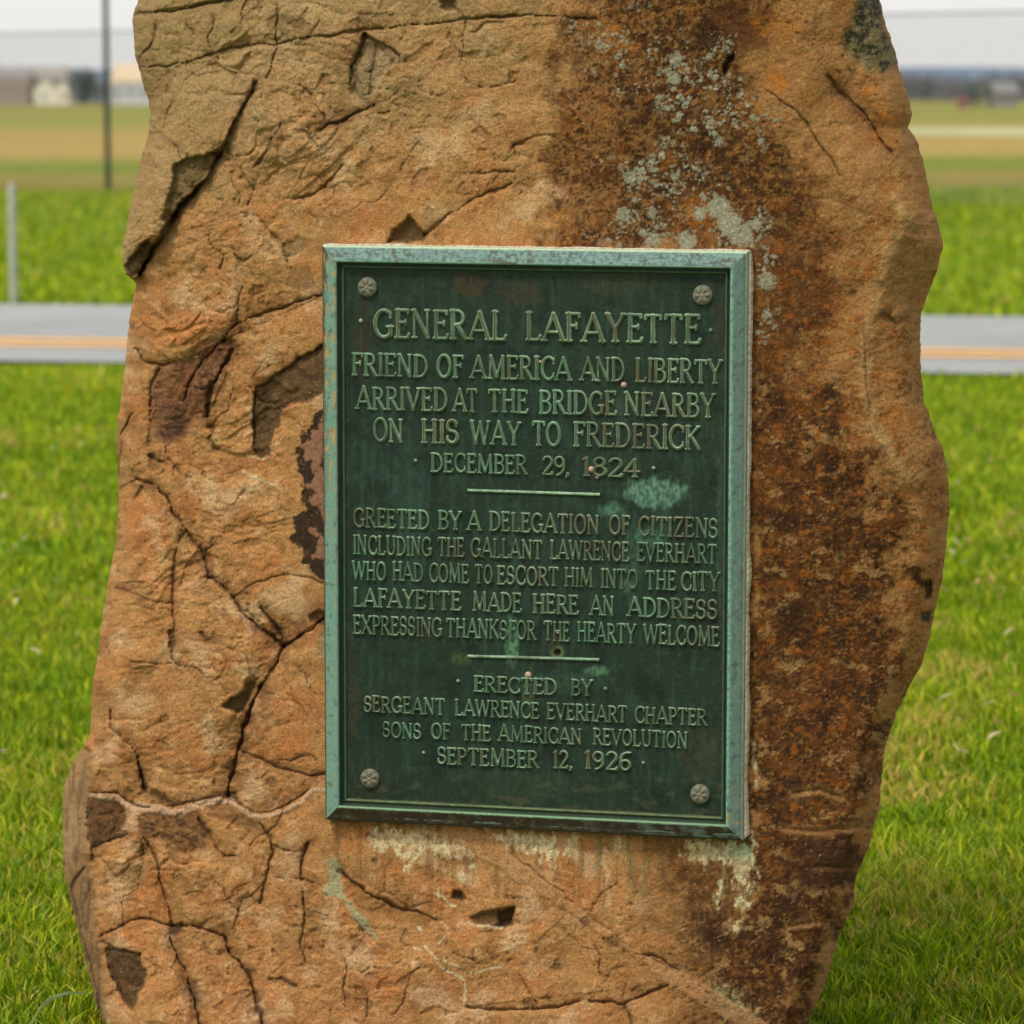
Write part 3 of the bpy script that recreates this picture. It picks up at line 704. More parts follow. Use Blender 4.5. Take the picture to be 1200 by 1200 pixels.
    crack([(548, 1180), (590, 1183), (630, 1182), (655, 1180), (680, 1173), (700, 1173), (725, 1177), (760, 1165), (785, 1152)], 1.7, .007, .8, .15)
    crack([(732, 1178), (738, 1190), (744, 1205)], 2.0, .006, .7); crack([(425, 1200), (432, 1185), (430, 1165)], 1.0, .003, .4)
    crack([(756, 1118), (775, 1122), (795, 1138)], 1.6, .006, .7, .2)
    for (a, b, r_) in ((687, 1080, 5), (718, 1104, 8), (652, 1133, 5), (651, 1128, 4), (620, 1176, 6), (640, 1170, 4), (660, 1064, 3), (628, 1115, 2), (438, 1009, 3), (433, 978, 3), (445, 973, 2.5), (512, 972, 3), (746, 1160, 6), (370, 1090, 3), (292, 1112, 3), (240, 1110, 5), (153, 926, 4), (148, 909, 4), (318, 918, 7), (176, 1123, 3), (295, 1138, 3)):
        sl = rows(b - 20, b + 20); s_ = np.hypot(X[sl] - a, (Y[sl] - b) * 1.1) - r_ + 4 * n4[sl]
        paintrow(sl, sst(4, -3, s_), (84, 58, 36), .6); off[sl] += .002 * sst(2, -2, s_)
    # gouge and scratches beside the old crust on the top right
    patch([(850, 72), (862, 60), (862, 68), (852, 82), (846, 92), (848, 78)], .012, (50, 36, 24), .85, 2)
    crack([(896, 105), (915, 118), (932, 130), (945, 145), (957, 165), (975, 188), (983, 205)], 1.2, .004, .6, .1)
    patch([(1084, 682), (1092, 682), (1092, 700), (1086, 704), (1082, 692)], .012, (32, 26, 22), .9, 2, jit=.2); patch([(1078, 718), (1090, 716), (1088, 730), (1080, 728)], .010, (36, 30, 24), .9, 2, jit=.2)
    crack([(1012, 380), (1013, 420), (1016, 450), (1019, 478)], .8, .002, .3)
    crack([(1034, 370), (1050, 380), (1064, 372)], 3.0, .006, .3, .3); crack([(1047, 180), (1040, 172), (1028, 160), (1022, 145), (1008, 128), (985, 108), (970, 90)], 2.4, .006, .4, .6, 5)
    crack([(1083, 437), (1082, 465)], 2.4, .008, .85, .2)
    for (a, b, r_) in ((984, 653, 5), (1060, 645, 6)):
        sl = rows(b - 14, b + 14); q = np.hypot(X[sl] - a, Y[sl] - b)
        paintrow(sl, np.exp(-((q - r_ - 3 * n3[sl]) / 2.2) ** 2), (170, 132, 84), .45); paintrow(sl, np.exp(-(q / (r_ * .5)) ** 2), (70, 56, 44), .6); off[sl] += .002 * np.exp(-(q / r_) ** 2)
    rc = random.Random(21)
    for k in range(75):
        zonek = rc.random()
        if zonek < .5: a, b = rc.uniform(150, 370), rc.uniform(110, 1190)
        elif zonek < .75: a, b = rc.uniform(170, 640), rc.uniform(10, 270)
        else: a, b = rc.uniform(380, 760), rc.uniform(1000, 1190)
        q = rc.uniform(0, 6.28); pts = [(a, b)]
        for i in range(rc.randint(2, 6)):
            q += rc.uniform(-.8, .8); l_ = rc.uniform(5, 16); a += math.cos(q) * l_; b += math.sin(q) * l_; pts.append((a, b))
        crack(pts, rc.uniform(.6, 1.2), rc.uniform(.001, .004), rc.uniform(.2, .65), rc.uniform(.05, .35))
    # blackened, flaking coat beside the plaque
    patch([(384, 470), (366, 492), (352, 515), (348, 530), (348, 545), (356, 570), (358, 598), (346, 608), (342, 630), (350, 648), (362, 662), (362, 674), (384, 680)], .001, (44, 34, 26), .95, 1.2, jit=1.3)
    patch([(384, 484), (372, 505), (360, 515), (352, 522), (362, 540), (368, 560), (360, 570), (368, 590), (370, 612), (364, 628), (374, 645), (370, 655), (384, 660)], -.0012, (158, 112, 88), .95, 1.0, jit=1.8)
    for p_ in ([(378, 515), (384, 512), (384, 560), (376, 545)], [(364, 598), (372, 592), (384, 620), (378, 630), (366, 612)]):
        patch(p_, .0012, (44, 34, 26), .9, 1.2)
    patch([(384, 402), (370, 408), (350, 420), (330, 434), (318, 443), (304, 452), (298, 468), (297, 500), (298, 528), (306, 537), (316, 534), (319, 515), (326, 498), (332, 480), (344, 474), (364, 470), (384, 458)], .007, (94, 72, 46), .9, 1.6, (70, 54, 36), .7)
    crack([(384, 402), (350, 420), (320, 442), (302, 454), (297, 475), (298, 525)], 1.5, .006, .75, .1)
    wline([(285, 552), (300, 560), (325, 568), (328, 573)], 2.6, .65); wline([(290, 535), (312, 538)], 1.6, .5)
    put(chipm * .6, (134, 92, 54), .6)
    # terrace edges painted darker in patches
    paintrow(slice(None), stepedge * sst(-.1, .5, n3 + .1) * sst(640, 540, X), (104, 72, 44), .4)
    put(pit * .9, (90, 62, 38), .55)
    put(sst(.42, .7, fbm(X / 6, Y / 5, 3, 111)) * sst(900, 600, X), (96, 66, 40), .6)
    put(sst(.5, .8, fbm(X / 3.2, Y / 3, 3, 112)), (70, 50, 32), .55); put(sst(.5, .8, fbm(X / 3.4, Y / 3, 3, 113)), (214, 172, 116), .45)

    # -- place in the world: on the plaque's plane, pushed back along the sight line by the relief
    t, d = plane_t(X, Y, -.004)
    P = CO + d * (t + off)[..., None]
    # -- the back
    nb = 46; phb = np.linspace(0, math.pi, nb + 2)[1:-1]
    cxm = (xl + xr) / 2; hw = (xr - xl) / 2
    tb = np.linspace(0, 1, nb + 2)[1:-1]
    # goes from the right silhouette round to the left one
    XB = cxm[:, None] + hw[:, None] * np.cos(phb)[None] * (1 - .07 * np.sin(phb))[None]
    YB = np.repeat(ys[:, None], nb, 1)
    eoff = off[:, -1][:, None] * (1 - tb) + off[:, 0][:, None] * tb
    tR, _ = plane_t(xr, ys, -.004); tL, _ = plane_t(xl, ys, -.004)
    tedge = (tR[:, None] * (1 - tb) + tL[:, None] * tb)
    topf = np.sqrt(np.clip((ys + 268) / 200, 0.02, 1))[:, None]
    depth = .40 * np.sin(phb)[None] ** .75 * topf * (1 + .12 * fbm(XB / 200, YB / 200, 4, 120)) + .02 * fbm(XB / 50, YB / 50, 4, 121) * np.sin(phb)[None]
    PB = CO + ray(XB, YB) * (tedge + eoff + depth)[..., None]
    CB = np.empty(XB.shape + (3,), np.float32); CB[...] = lin(164, 122, 74)
    nn = fbm(XB / 60, YB / 60, 4, 122); CB *= (1 + .25 * nn)[..., None]
    V = np.concatenate([P, PB], 1); Cc = np.concatenate([C, CB], 1)
    M = V.shape[1]
    F = grid_faces(R, M, close=True)[:, ::-1]
    # crown cap
    V = V.reshape(-1, 3); Cc = Cc.reshape(-1, 3)
    ring = V[:M]; cen = ring.mean(0) + np.array([0, 0, .004])
    cap = [ring * (1 - k) + cen * k + np.array([0, 0, .003 * math.sin(k * 3)]) for k in (.35, .7)]
    base = len(V); V = np.concatenate([V] + cap + [cen[None]]); Cc = np.concatenate([Cc, np.repeat(lin(164, 122, 74)[None], 2 * M + 1, 0)])
    j = np.arange(M); jn = (j + 1) % M
    F = np.concatenate([F, np.stack([jn, j, base + j, base + jn], -1), np.stack([base + jn, base + j, base + M + j, base + M + jn], -1)])
    # last fan as quads with the centre repeated is invalid: pair neighbours instead
    je = np.arange(0, M - 1, 2); F = np.concatenate([F, np.stack([base + M + je, np.full(len(je), base + 2 * M), base + M + (je + 2) % M, base + M + je + 1], -1)[:, ::-1]])
    g_ = Cc.mean(1, keepdims=True); return V, F, np.clip(Cc * np.array([.92, .955, .93]), 0, .9)

BGAIN = 1.0
MR = tint_mat('sandstone', .9, .18, ((230, .78, 1.24), (620, .62, 1.45), (1500, .6, 1.5)), ((260, .6, .003), (800, .9, .002)))
bv, bf, bc = build_boulder()
boulder = mesh_obj('boulder', bv, bf, MR, smooth=True, colors=bc)
tag(boulder, 'large upright tan and rust-brown sandstone boulder carrying the bronze plaque', 'boulder')

# ------------------------------------------------------------------ the plaque
plaque = empty('memorial_plaque'); plaque.matrix_world = PLM
tag(plaque, 'green weathered bronze memorial plaque with raised lettering fixed to the boulder', 'plaque')
MB_ = tint_mat('patinated_bronze', .6, .22, ((260, .82, 1.18), (1400, .72, 1.3)), ((500, .35, .0012), (1800, .3, .0004)))

def perspective_px(u, v, w=0.01):
    """where a spot on the plaque sits in the photograph's coordinates (used to place its stains)"""
    p = P_O + u[..., None] * P_U + v[..., None] * P_V + w * P_N - CO
    q = p @ CR
    return 600 + FPX * q[..., 0] / -q[..., 2], 600 - FPX * q[..., 1] / -q[..., 2]

def plate():
    hu, hv = W2 - .026, H2 - .026
    nu, nv = 330, 450
    u, v = np.meshgrid(np.linspace(-hu, hu, nu), np.linspace(hv, -hv, nv))
    X, Y = perspective_px(u, v)
    z = .010 + .0005 * fbm(X / 60, Y / 60, 3, 200) + .00022 * perlin(X / 5, Y / 5, 201)
    C = np.empty(u.shape + (3,)); C[...] = lin(34, 52, 38)
    def put(m, c, k=1.0):
        m = np.clip(m * k, 0, 1)[..., None]; C[...] = C * (1 - m) + lin(*c) * m
    n1 = fbm(X / 90, Y / 110, 4, 210); n2 = fbm(X / 25, Y / 30, 4, 211); n3 = fbm(X / 8, Y / 9, 4, 212)
    st = fbm(X / 7, Y / 120, 4, 213)
    put(sst(0, .5, n1), (30, 48, 36), .8); put(sst(.1, .5, n2), (36, 58, 42), .6); put(sst(.1, .6, st), (50, 76, 58), .45); put(sst(.2, .6, -n2), (40, 52, 38), .6)
    put(sst(.2, .6, n3), (56, 78, 54), .4); put(sst(.25, .6, -n3), (36, 50, 40), .5)
    blue = np.exp(-((X - 470) / 70) ** 2 - ((Y - 560) / 60) ** 2) + np.exp(-((X - 690) / 90) ** 2 - ((Y - 620) / 40) ** 2)
    put(blue * sst(-.2, .5, n2 + st), (58, 84, 76), .45)
    put(sst(.05, .45, fbm(X / 34, Y / 44, 5, 234)), (22, 34, 26), .6)
    put(sst(.25, .5, fbm(X / 10, Y / 40, 5, 235)), (50, 74, 60), .45)
    def blob(cx, cy, rx, ry, c, k, sd=220, jit=.5):
        q = np.hypot((X - cx) / rx, (Y - cy) / ry) + jit * fbm(X / 9, Y / 12, 4, sd)
        put(sst(1.25, .6, q) * (.35 + .65 * sst(-.3, .3, fbm(X / 4, Y / 9, 4, 221))), c, k)
    blob(766, 578, 36, 17, (104, 146, 118), .95); blob(716, 597, 14, 9, (92, 134, 104), .75); blob(760, 630, 18, 11, (88, 138, 108), .6); blob(734, 686, 8, 8, (100, 140, 110), .6)
    blob(600, 752, 8, 26, (104, 150, 110), .85); blob(604, 640, 6, 60, (60, 92, 72), .5, 236); blob(742, 660, 10, 50, (66, 100, 80), .6, 237); blob(660, 800, 60, 14, (58, 88, 66), .5, 238); blob(480, 600, 20, 90, (50, 80, 66), .5, 239); blob(845, 620, 6, 120, (70, 96, 76), .5, 240); blob(540, 772, 14, 8, (88, 100, 58), .5); blob(700, 786, 14, 6, (104, 146, 112), .6); blob(800, 571, 10, 3, (104, 150, 120), .5)
    blob(551, 335, 22, 14, (82, 62, 36), .6, 222); blob(610, 342, 28, 16, (74, 60, 38), .55, 223); blob(720, 330, 50, 16, (70, 66, 42), .5, 224); blob(425, 395, 12, 50, (66, 44, 26), .6, 225)
    blob(820, 880, 30, 40, (72, 72, 46), .45, 226); blob(620, 920, 60, 20, (60, 74, 50), .5, 227); blob(412, 815, 10, 60, (70, 62, 36), .5, 228); blob(433, 915, 22, 22, (60, 56, 34), .6, 229); blob(850, 380, 16, 40, (66, 52, 34), .5, 230)
    blob(727, 480, 6, 24, (70, 90, 74), .5); blob(619, 812, 8, 24, (96, 100, 66), .5); blob(652, 752, 12, 10, (70, 60, 54), .6); blob(736, 520, 5, 40, (60, 86, 72), .3)
    edge = np.minimum(hu - np.abs(u), hv - np.abs(v))
    put(sst(.014, .004, edge + .004 * n2), (50, 52, 34), .6)
    put(sst(.010, .004, edge) * sst(.05, .4, n3), (96, 120, 80), .5)
    put(sst(.45, .75, fbm(X / 4, Y / 5, 3, 231)) * sst(.0, .4, n1 + .2), (80, 102, 74), .3)
    put(sst(.3, .7, fbm(X / 14, Y / 50, 4, 232)) * sst(740, 820, X + 0 * Y), (74, 74, 50), .4)
    put(sst(.2, .6, fbm(X / 30, Y / 12, 4, 233)) * sst(880, 930, Y), (84, 84, 56), .45)
    # the bolt hole and pits
    q = np.hypot(X - 653, Y - 765); z -= .006 * sst(5, 2.4, q); put(sst(10, 4, q + 3 * n3), (120, 132, 84), .7); put(sst(5.5, 3, q), (36, 18, 8), .9)
    C *= .84
    V = np.stack([u, v, z], -1).reshape(-1, 3)
    return mesh_obj('plate', V, grid_faces(nv, nu)[:, ::-1], MB_, plaque, True, C.reshape(-1, 3))
plate()

def frame_sides():
    prof = np.array([(0, -.012), (0, .013), (.0018, .0155), (.005, .0168), (.012, .020), (.0195, .0235), (.0215, .0238), (.0235, .0225), (.0245, .012), (.0275, .0118), (.0285, .0135), (.030, .0145), (.0315, .0138), (.0325, .0100), (.036, .0085)])
    # finer across
    s = np.concatenate([[0], np.cumsum(np.hypot(*np.diff(prof, axis=0).T))]); ss = np.unique(np.concatenate([np.linspace(0, s[-1], 70), s]))
    pd = np.interp(ss, s, prof[:, 0]); pz = np.interp(ss, s, prof[:, 1])
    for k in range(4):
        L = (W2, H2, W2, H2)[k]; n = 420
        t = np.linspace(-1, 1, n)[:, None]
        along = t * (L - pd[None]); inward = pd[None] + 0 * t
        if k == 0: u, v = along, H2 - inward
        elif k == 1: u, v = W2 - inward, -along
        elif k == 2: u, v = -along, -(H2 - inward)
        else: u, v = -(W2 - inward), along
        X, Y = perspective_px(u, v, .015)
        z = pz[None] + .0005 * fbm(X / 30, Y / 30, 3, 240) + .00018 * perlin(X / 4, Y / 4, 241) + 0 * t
        n1 = fbm(X / 60, Y / 60, 4, 250 + k); n2 = fbm(X / 16, Y / 16, 4, 255 + k); n3 = fbm(X / 5, Y / 5, 3, 260 + k)
        al = along; ns = fbm(al * 30, inward * 900, 4, 265 + k); n4_ = fbm(X / 9, Y / 9, 4, 285 + k)
        C = np.empty(u.shape + (3,))
        def put(m, c, kk=1.0):
            m = np.clip(m * kk, 0, 1)[..., None] + 0 * C[..., :1]; C[...] = C * (1 - m) + lin(*c) * m
        face = sst(.001, .004, inward) * sst(.0242, .0225, inward)
        C[...] = lin(48, 62, 46)
        if k == 0:
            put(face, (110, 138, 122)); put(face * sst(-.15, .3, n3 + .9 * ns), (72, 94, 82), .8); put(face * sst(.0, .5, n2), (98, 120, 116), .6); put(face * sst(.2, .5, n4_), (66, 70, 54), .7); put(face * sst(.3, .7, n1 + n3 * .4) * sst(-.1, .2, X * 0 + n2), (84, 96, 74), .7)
            put(sst(.004, .002, inward), (176, 194, 150), .9); put(sst(.0195, .0225, inward) * face, (128, 178, 144), .7)
            for (a, w_) in ((466, 9), (853, 8), (600, 30)): put(face * np.exp(-((X - a) / w_) ** 2) * sst(0, .3, n3 + n2), (82, 74, 54), .8)
        elif k == 1:
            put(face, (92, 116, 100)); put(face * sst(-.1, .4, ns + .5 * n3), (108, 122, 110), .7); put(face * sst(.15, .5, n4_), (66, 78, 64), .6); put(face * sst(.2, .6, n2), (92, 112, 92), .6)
            put(sst(.016, .022, inward) * face * sst(-.2, .3, n3 + .3), (118, 166, 134), .85); put(sst(.0035, .0015, inward), (150, 160, 124), .7); put(sst(.007, .004, inward) * sst(.003, .005, inward), (82, 84, 70), .7)
            put(face * np.exp(-((Y - 962) / 20) ** 2) * sst(-.1, .3, n2), (170, 140, 66), .6)
        elif k == 2:
            put(face, (66, 56, 42)); put(face * sst(.0, .4, n2), (92, 88, 68), .7); put(face * sst(.2, .5, n3 + ns * .6), (60, 52, 42), .7)  # brown darkened with the shade of a bevel that faces down
            put(sst(.0195, .0218, inward + .0012 * n3) * face, (118, 158, 118), .9)
            put(face * np.exp(-((inward - .007 - .004 * n1 - .001 * n3) / .0012) ** 2) * sst(-.1, .3, n1 + .4 * n3), (134, 166, 156), .85); put(face * sst(600, 860, X) * sst(-.1, .3, n2 + ns), (116, 136, 124), .6)  # pale streak painted as a highlight along the bevel
        else:
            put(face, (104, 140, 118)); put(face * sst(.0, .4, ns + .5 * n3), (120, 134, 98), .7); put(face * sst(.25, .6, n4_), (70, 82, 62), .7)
            wear = sst(.010, .003, inward + .006 * n2) * sst(700, 300, Y); put(wear * sst(.001, .003, inward), (70, 56, 36), .85)
            put(face * sst(.15, .45, fbm(X / 5, Y / 16, 3, 270)) * sst(720, 480, Y), (176, 130, 72), .8)
            put(face * sst(.25, .6, n1), (96, 140, 126), .6)
        rid = sst(.0275, .029, inward) * sst(.033, .031, inward)
        put(rid * (.6 + .4 * sst(-.3, .3, n2)), ((104, 116, 76) if k == 2 else (66, 90, 62)), .85)
        put(sst(.0005, 0, inward), (60, 58, 44), .6)
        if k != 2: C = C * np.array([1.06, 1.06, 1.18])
        V = np.stack([u + 0 * z, v + 0 * z, z], -1).reshape(-1, 3)
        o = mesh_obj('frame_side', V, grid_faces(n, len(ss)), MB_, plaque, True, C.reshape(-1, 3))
        tag(o, ('upper frame side, pale green with brown scuffs', 'right frame side, dull grey-green', 'lower frame side, brown darkened by painted shade, with pale green highlight streaks', 'left frame side, pale green with ochre wear')[k])
frame_sides()

# --- lettering
def arc(cx, cy, rx, ry, a0, a1, n=14):
    return [(cx + rx * math.cos(math.radians(a0 + (a1 - a0) * k / n)), cy + ry * math.sin(math.radians(a0 + (a1 - a0) * k / n))) for k in range(n + 1)]
T_, H_ = .056, .036        # heavy, light half-widths
def sf(x, y, l=.085): return ([(x - l, y), (x + l, y)], .030)
G = {
 'A': (.74, [([(.04, 0), (.37, 1)], H_), ([(.37, 1), (.69, 0)], T_), ([(.14, .31), (.58, .31)], H_), sf(.05, 0), sf(.68, 0)]),
 'B': (.58, [([(.12, 0), (.12, 1)], T_), ([(.05, 1), (.3, 1)] + arc(.3, .77, .19, .23, 90, -90) + [(.12, .54)], H_), ([(.3, .54)] + arc(.31, .27, .22, .27, 90, -90) + [(.05, 0)], H_)]),
 'C': (.64, [(arc(.37, .5, .31, .5, 48, 312, 24), T_ * .9), ([(.59, .72), (.59, .95)], H_ * .8), ([(.59, .28), (.60, .12)], H_ * .7)]),
 'D': (.66, [([(.12, 0), (.12, 1)], T_), ([(.04, 1), (.26, 1)] + arc(.26, .5, .35, .5, 90, -90, 20) + [(.04, 0)], H_ * 1.1)]),
 'E': (.54, [([(.12, 0), (.12, 1)], T_), ([(.04, 1), (.47, 1), (.47, .88)], H_), ([(.12, .55), (.38, .55)], H_), ([(.38, .63), (.38, .47)], .028), ([(.04, 0), (.47, 0), (.51, .14)], H_)]),
 'F': (.50, [([(.12, 0), (.12, 1)], T_), ([(.04, 1), (.47, 1), (.47, .87)], H_), ([(.12, .55), (.37, .55)], H_), ([(.37, .64), (.37, .46)], .028), sf(.12, 0)]),
 'G': (.70, [(arc(.37, .5, .31, .5, 48, 320, 24), T_ * .9), ([(.59, .72), (.59, .93)], H_ * .8), ([(.60, .40), (.60, .08)], T_), ([(.47, .40), (.68, .40)], H_ * .9)]),
 'H': (.68, [([(.12, 0), (.12, 1)], T_), ([(.56, 0), (.56, 1)], T_), ([(.12, .53), (.56, .53)], H_), sf(.12, 0), sf(.12, 1), sf(.56, 0), sf(.56, 1)]),
 'I': (.25, [([(.125, 0), (.125, 1)], T_), sf(.125, 0), sf(.125, 1)]),
 'K': (.64, [([(.12, 0), (.12, 1)], T_), ([(.55, 1), (.14, .46)], H_), ([(.25, .58), (.60, 0)], T_), sf(.12, 0), sf(.12, 1), sf(.55, 1, .06)]),
 'L': (.52, [([(.12, 0), (.12, 1)], T_), ([(.04, 0), (.45, 0), (.50, .15)], H_), sf(.12, 1)]),
 'M': (.84, [([(.11, 0), (.14, 1)], H_), ([(.14, 1), (.42, .08)], T_), ([(.42, .08), (.70, 1)], H_), ([(.70, 1), (.73, 0)], T_), sf(.11, 0, .07), sf(.73, 0, .07)]),
 'N': (.70, [([(.11, 0), (.11, 1)], H_), ([(.11, 1), (.58, 0)], T_), ([(.58, 0), (.58, 1)], H_), sf(.11, 0, .07), sf(.58, 1, .07), sf(.07, 1, .05)]),
 'O': (.70, [(arc(.35, .5, .29, .5, 0, 360, 30), T_ * .9)]),
 'P': (.54, [([(.12, 0), (.12, 1)], T_), ([(.04, 1), (.27, 1)] + arc(.27, .73, .21, .27, 90, -90) + [(.12, .46)], H_), sf(.12, 0)]),
 'R': (.62, [([(.12, 0), (.12, 1)], T_), ([(.04, 1), (.28, 1)] + arc(.28, .75, .2, .25, 90, -90) + [(.12, .50)], H_), ([(.28, .50), (.56, 0)], T_), sf(.12, 0), sf(.58, 0, .05)]),
 'S': (.52, [(arc(.26, .74, .18, .26, 20, 230, 16) + [(.26, .51)] + arc(.25, .26, .21, .26, 60, -150, 16), T_ * .85), ([(.43, .72), (.43, .92)], .028), ([(.06, .28), (.06, .10)], .028)]),
 'T': (.62, [([(.31, 0), (.31, 1)], T_), ([(.05, .86), (.06, 1), (.56, 1), (.57, .86)], H_), sf(.31, 0)]),
 'U': (.68, [([(.12, 1), (.12, .3)] + arc(.34, .3, .22, .3, 180, 360, 14) + [(.56, 1)], T_ * .85), sf(.12, 1), sf(.56, 1)]),
 'V': (.70, [([(.06, 1), (.35, 0)], T_), ([(.35, 0), (.64, 1)], H_), sf(.07, 1), sf(.63, 1)]),
 'W': (.98, [([(.06, 1), (.27, 0)], T_), ([(.27, 0), (.49, .95)], H_), ([(.49, .95), (.70, 0)], T_), ([(.70, 0), (.92, 1)], H_), sf(.07, 1, .07), sf(.91, 1, .07)]),
 'X': (.66, [([(.07, 1), (.59, 0)], T_), ([(.59, 1), (.07, 0)], H_), sf(.08, 0, .07), sf(.08, 1, .07), sf(.58, 0, .07), sf(.58, 1, .07)]),
 'Y': (.66, [([(.06, 1), (.33, .45)], T_), ([(.60, 1), (.33, .45)], H_), ([(.33, .45), (.33, 0)], T_), sf(.07, 1, .07), sf(.60, 1, .07), sf(.33, 0)]),
 'Z': (.60, [([(.07, .86), (.08, 1), (.53, 1), (.07, 0), (.53, 0), (.54, .14)], T_ * .8)]),
 '1': (.30, [([(.15, 0), (.15, 1), (.06, .9)], T_), sf(.15, 0)]),
 '2': (.54, [(arc(.27, .72, .2, .28, 160, -30, 16) + [(.07, 0), (.48, 0), (.49, .12)], T_ * .85)]),
 '4': (.58, [([(.40, 0), (.40, 1), (.05, .3), (.54, .3)], T_ * .85), sf(.40, 0)]),
 '6': (.54, [(arc(.42, .62, .34, .40, 80, 180, 10) + arc(.28, .28, .20, .28, 180, 540, 24), T_ * .85)]),
 '8': (.54, [(arc(.27, .76, .17, .24, 0, 360, 22), T_ * .85), (arc(.27, .26, .21, .26, 0, 360, 24), T_ * .85)]),
 '9': (.54, [(arc(.12, .38, .34, .40, -80, 0, 10) + arc(.26, .72, .20, .28, 0, 360, 24), T_ * .85)]),
 ',': (.20, [([(.10, .06), (.12, .02), (.06, -.12)], T_)]),
}
ML, ntl, bl = new_mat('patinated_letters')
_at = ntl.nodes.new('ShaderNodeAttribute'); _at.attribute_name = 'rim'
_n = noise_node(ntl, 9, 4, .6); _r = ramp_node(ntl, _n.outputs['Fac'], [(.36, lin(86, 70, 48)), (.5, lin(66, 78, 54)), (.62, lin(70, 106, 80))])
_n2 = noise_node(ntl, 110, 4, .7); _r2 = ramp_node(ntl, _n2.outputs['Fac'], [(.35, lin(106, 140, 106)), (.6, lin(160, 194, 156))])
_n4 = noise_node(ntl, 22, 4, .65); _r4 = ramp_node(ntl, _n4.outputs['Fac'], [(.36, .25), (.55, 1.0)])
_mm = ntl.nodes.new('ShaderNodeMath'); _mm.operation = 'MULTIPLY'; ntl.links.new(_at.outputs['Fac'], _mm.inputs[0]); ntl.links.new(_r4.outputs['Color'], _mm.inputs[1])
_c = mixc(ntl, _r.outputs['Color'], _r2.outputs['Color'], _mm.outputs[0])
_n3 = noise_node(ntl, 700, 3, .7); _r3 = ramp_node(ntl, _n3.outputs['Fac'], [(.3, .72), (.5, 1.0), (.7, 1.25)])
_c = mixc(ntl, _c, _r3.outputs['Color'], 1.0, 'MULTIPLY')
ntl.links.new(_c, bl.inputs['Base Color']); bl.inputs['Roughness'].default_value = .55; bl.inputs['Specular IOR Level'].default_value = .4
bump(ntl, bl, _n3.outputs['Fac'], .4, .001)

GM = {}
def glyph_mesh(ch, thick):
    key = (ch, thick)
    if key in GM: return GM[key]
    w, strokes = G[ch]; cs = .026; mg = .12
    nx_, ny_ = int((w + 2 * mg) / cs) + 1, int((1 + 2.4 * mg) / cs) + 1
    x, y = np.meshgrid(-mg + np.arange(nx_) * cs, -mg * 1.3 + np.arange(ny_) * cs)
    d = np.full(x.shape, -9.)
    for pts, hw in strokes: d = np.maximum(d, hw * thick - segdist(x, y, pts))
    h = np.clip((d + .018) / .044, -.8, 1)                    # 1 on top, falls below the plate outside
    top = h + .18 * np.clip(d / .05, 0, 1)
    keep = np.zeros((ny_ - 1, nx_ - 1), bool)
    hh = h > -.79
    keep = hh[:-1, :-1] | hh[1:, :-1] | hh[:-1, 1:] | hh[1:, 1:]
    F = grid_faces(ny_, nx_).reshape(ny_ - 1, nx_ - 1, 4)[keep]
    used, inv = np.unique(F, return_inverse=True); F = inv.reshape(-1, 4)
    V = np.stack([x.ravel(), y.ravel(), top.ravel()], -1)[used]
    rim = np.exp(-((d.ravel()[used] - .004) / .019) ** 2)
    me_o = mesh_obj('letter', V, F, ML, None, True, attrs={'rim': rim})
    me = me_o.data; bpy.data.objects.remove(me_o)
    GM[key] = me
    return me

NLET = [0]
def word(txt, x0, x1, yt, yb, thick=1.14, hz=.0032):
    """a word read off the photograph: left, right, cap line and base line (at its middle)"""
    u0, vb = uv_at(x0, yb); u1, _ = uv_at(x1, yb); _, vt = uv_at((x0 + x1) / 2, yt)
    _, vb = uv_at((x0 + x1) / 2, yb)
    h = vt - vb
    tr = .05
    nat = sum(G[c][0] for c in txt) + tr * (len(txt) - 1)
    s = (u1 - u0) / nat; u = u0
    for c in txt:
        o = bpy.data.objects.new('letter', glyph_mesh(c, thick)); COL.objects.link(o); o.parent = plaque
        j = lambda a: random.uniform(-a, a)
        o.location = (u + j(.0003), vb + j(.0004), .0100 + .0002)
        o.scale = (s * (1 + j(.02)), h * (1 + j(.02)), hz * (1 + j(.12)))
        o.rotation_euler = (0, 0, j(.012))
        u += (G[c][0] + tr) * s; NLET[0] += 1

# cap and base lines drift slightly down to the right: give them at each word's middle by two ends
def line(words, yt0, yb0, xr0, yt1, yb1, xr1, **k):
    for (t, a, b) in words:
        m = ((a + b) / 2 - xr0) / (xr1 - xr0)
        word(t, a, b, yt0 + (yt1 - yt0) * m, yb0 + (yb1 - yb0) * m, **k)
line([('GENERAL', 438, 593.5), ('LAFAYETTE', 616, 821)], 362.5, 395, 450, 370.5, 402, 810, hz=.0036)
line([('FRIEND', 412.5, 501.5), ('OF', 512, 543.5), ('AMERICA', 551.5, 670), ('AND', 680, 732), ('LIBERTY', 744.5, 846.5)], 414.5, 439.5, 420, 422.5, 449, 840)
line([('ARRIVED', 417.5, 524), ('AT', 531, 560), ('THE', 572.5, 619), ('BRIDGE', 631.5, 723), ('NEARBY', 732, 838)], 454, 479, 425, 462, 488.5, 830)
line([('ON', 437.5, 473), ('HIS', 494, 537.5), ('WAY', 551.5, 610.5), ('TO', 623.5, 657), ('FREDERICK', 672, 820.5)], 491, 517, 445, 499, 526, 815)
line([('DECEMBER', 505, 618), ('29,', 635, 668), ('1824', 683, 749.5)], 531.5, 552.5, 510, 538, 558.5, 745)
line([('GREETED', 414, 503), ('BY', 513.5, 540.5), ('A', 547.5, 563), ('DELEGATION', 573.5, 702), ('OF', 714, 738.5), ('CITIZENS', 748.5, 841.5)], 596, 617, 420, 608, 629.5, 838)
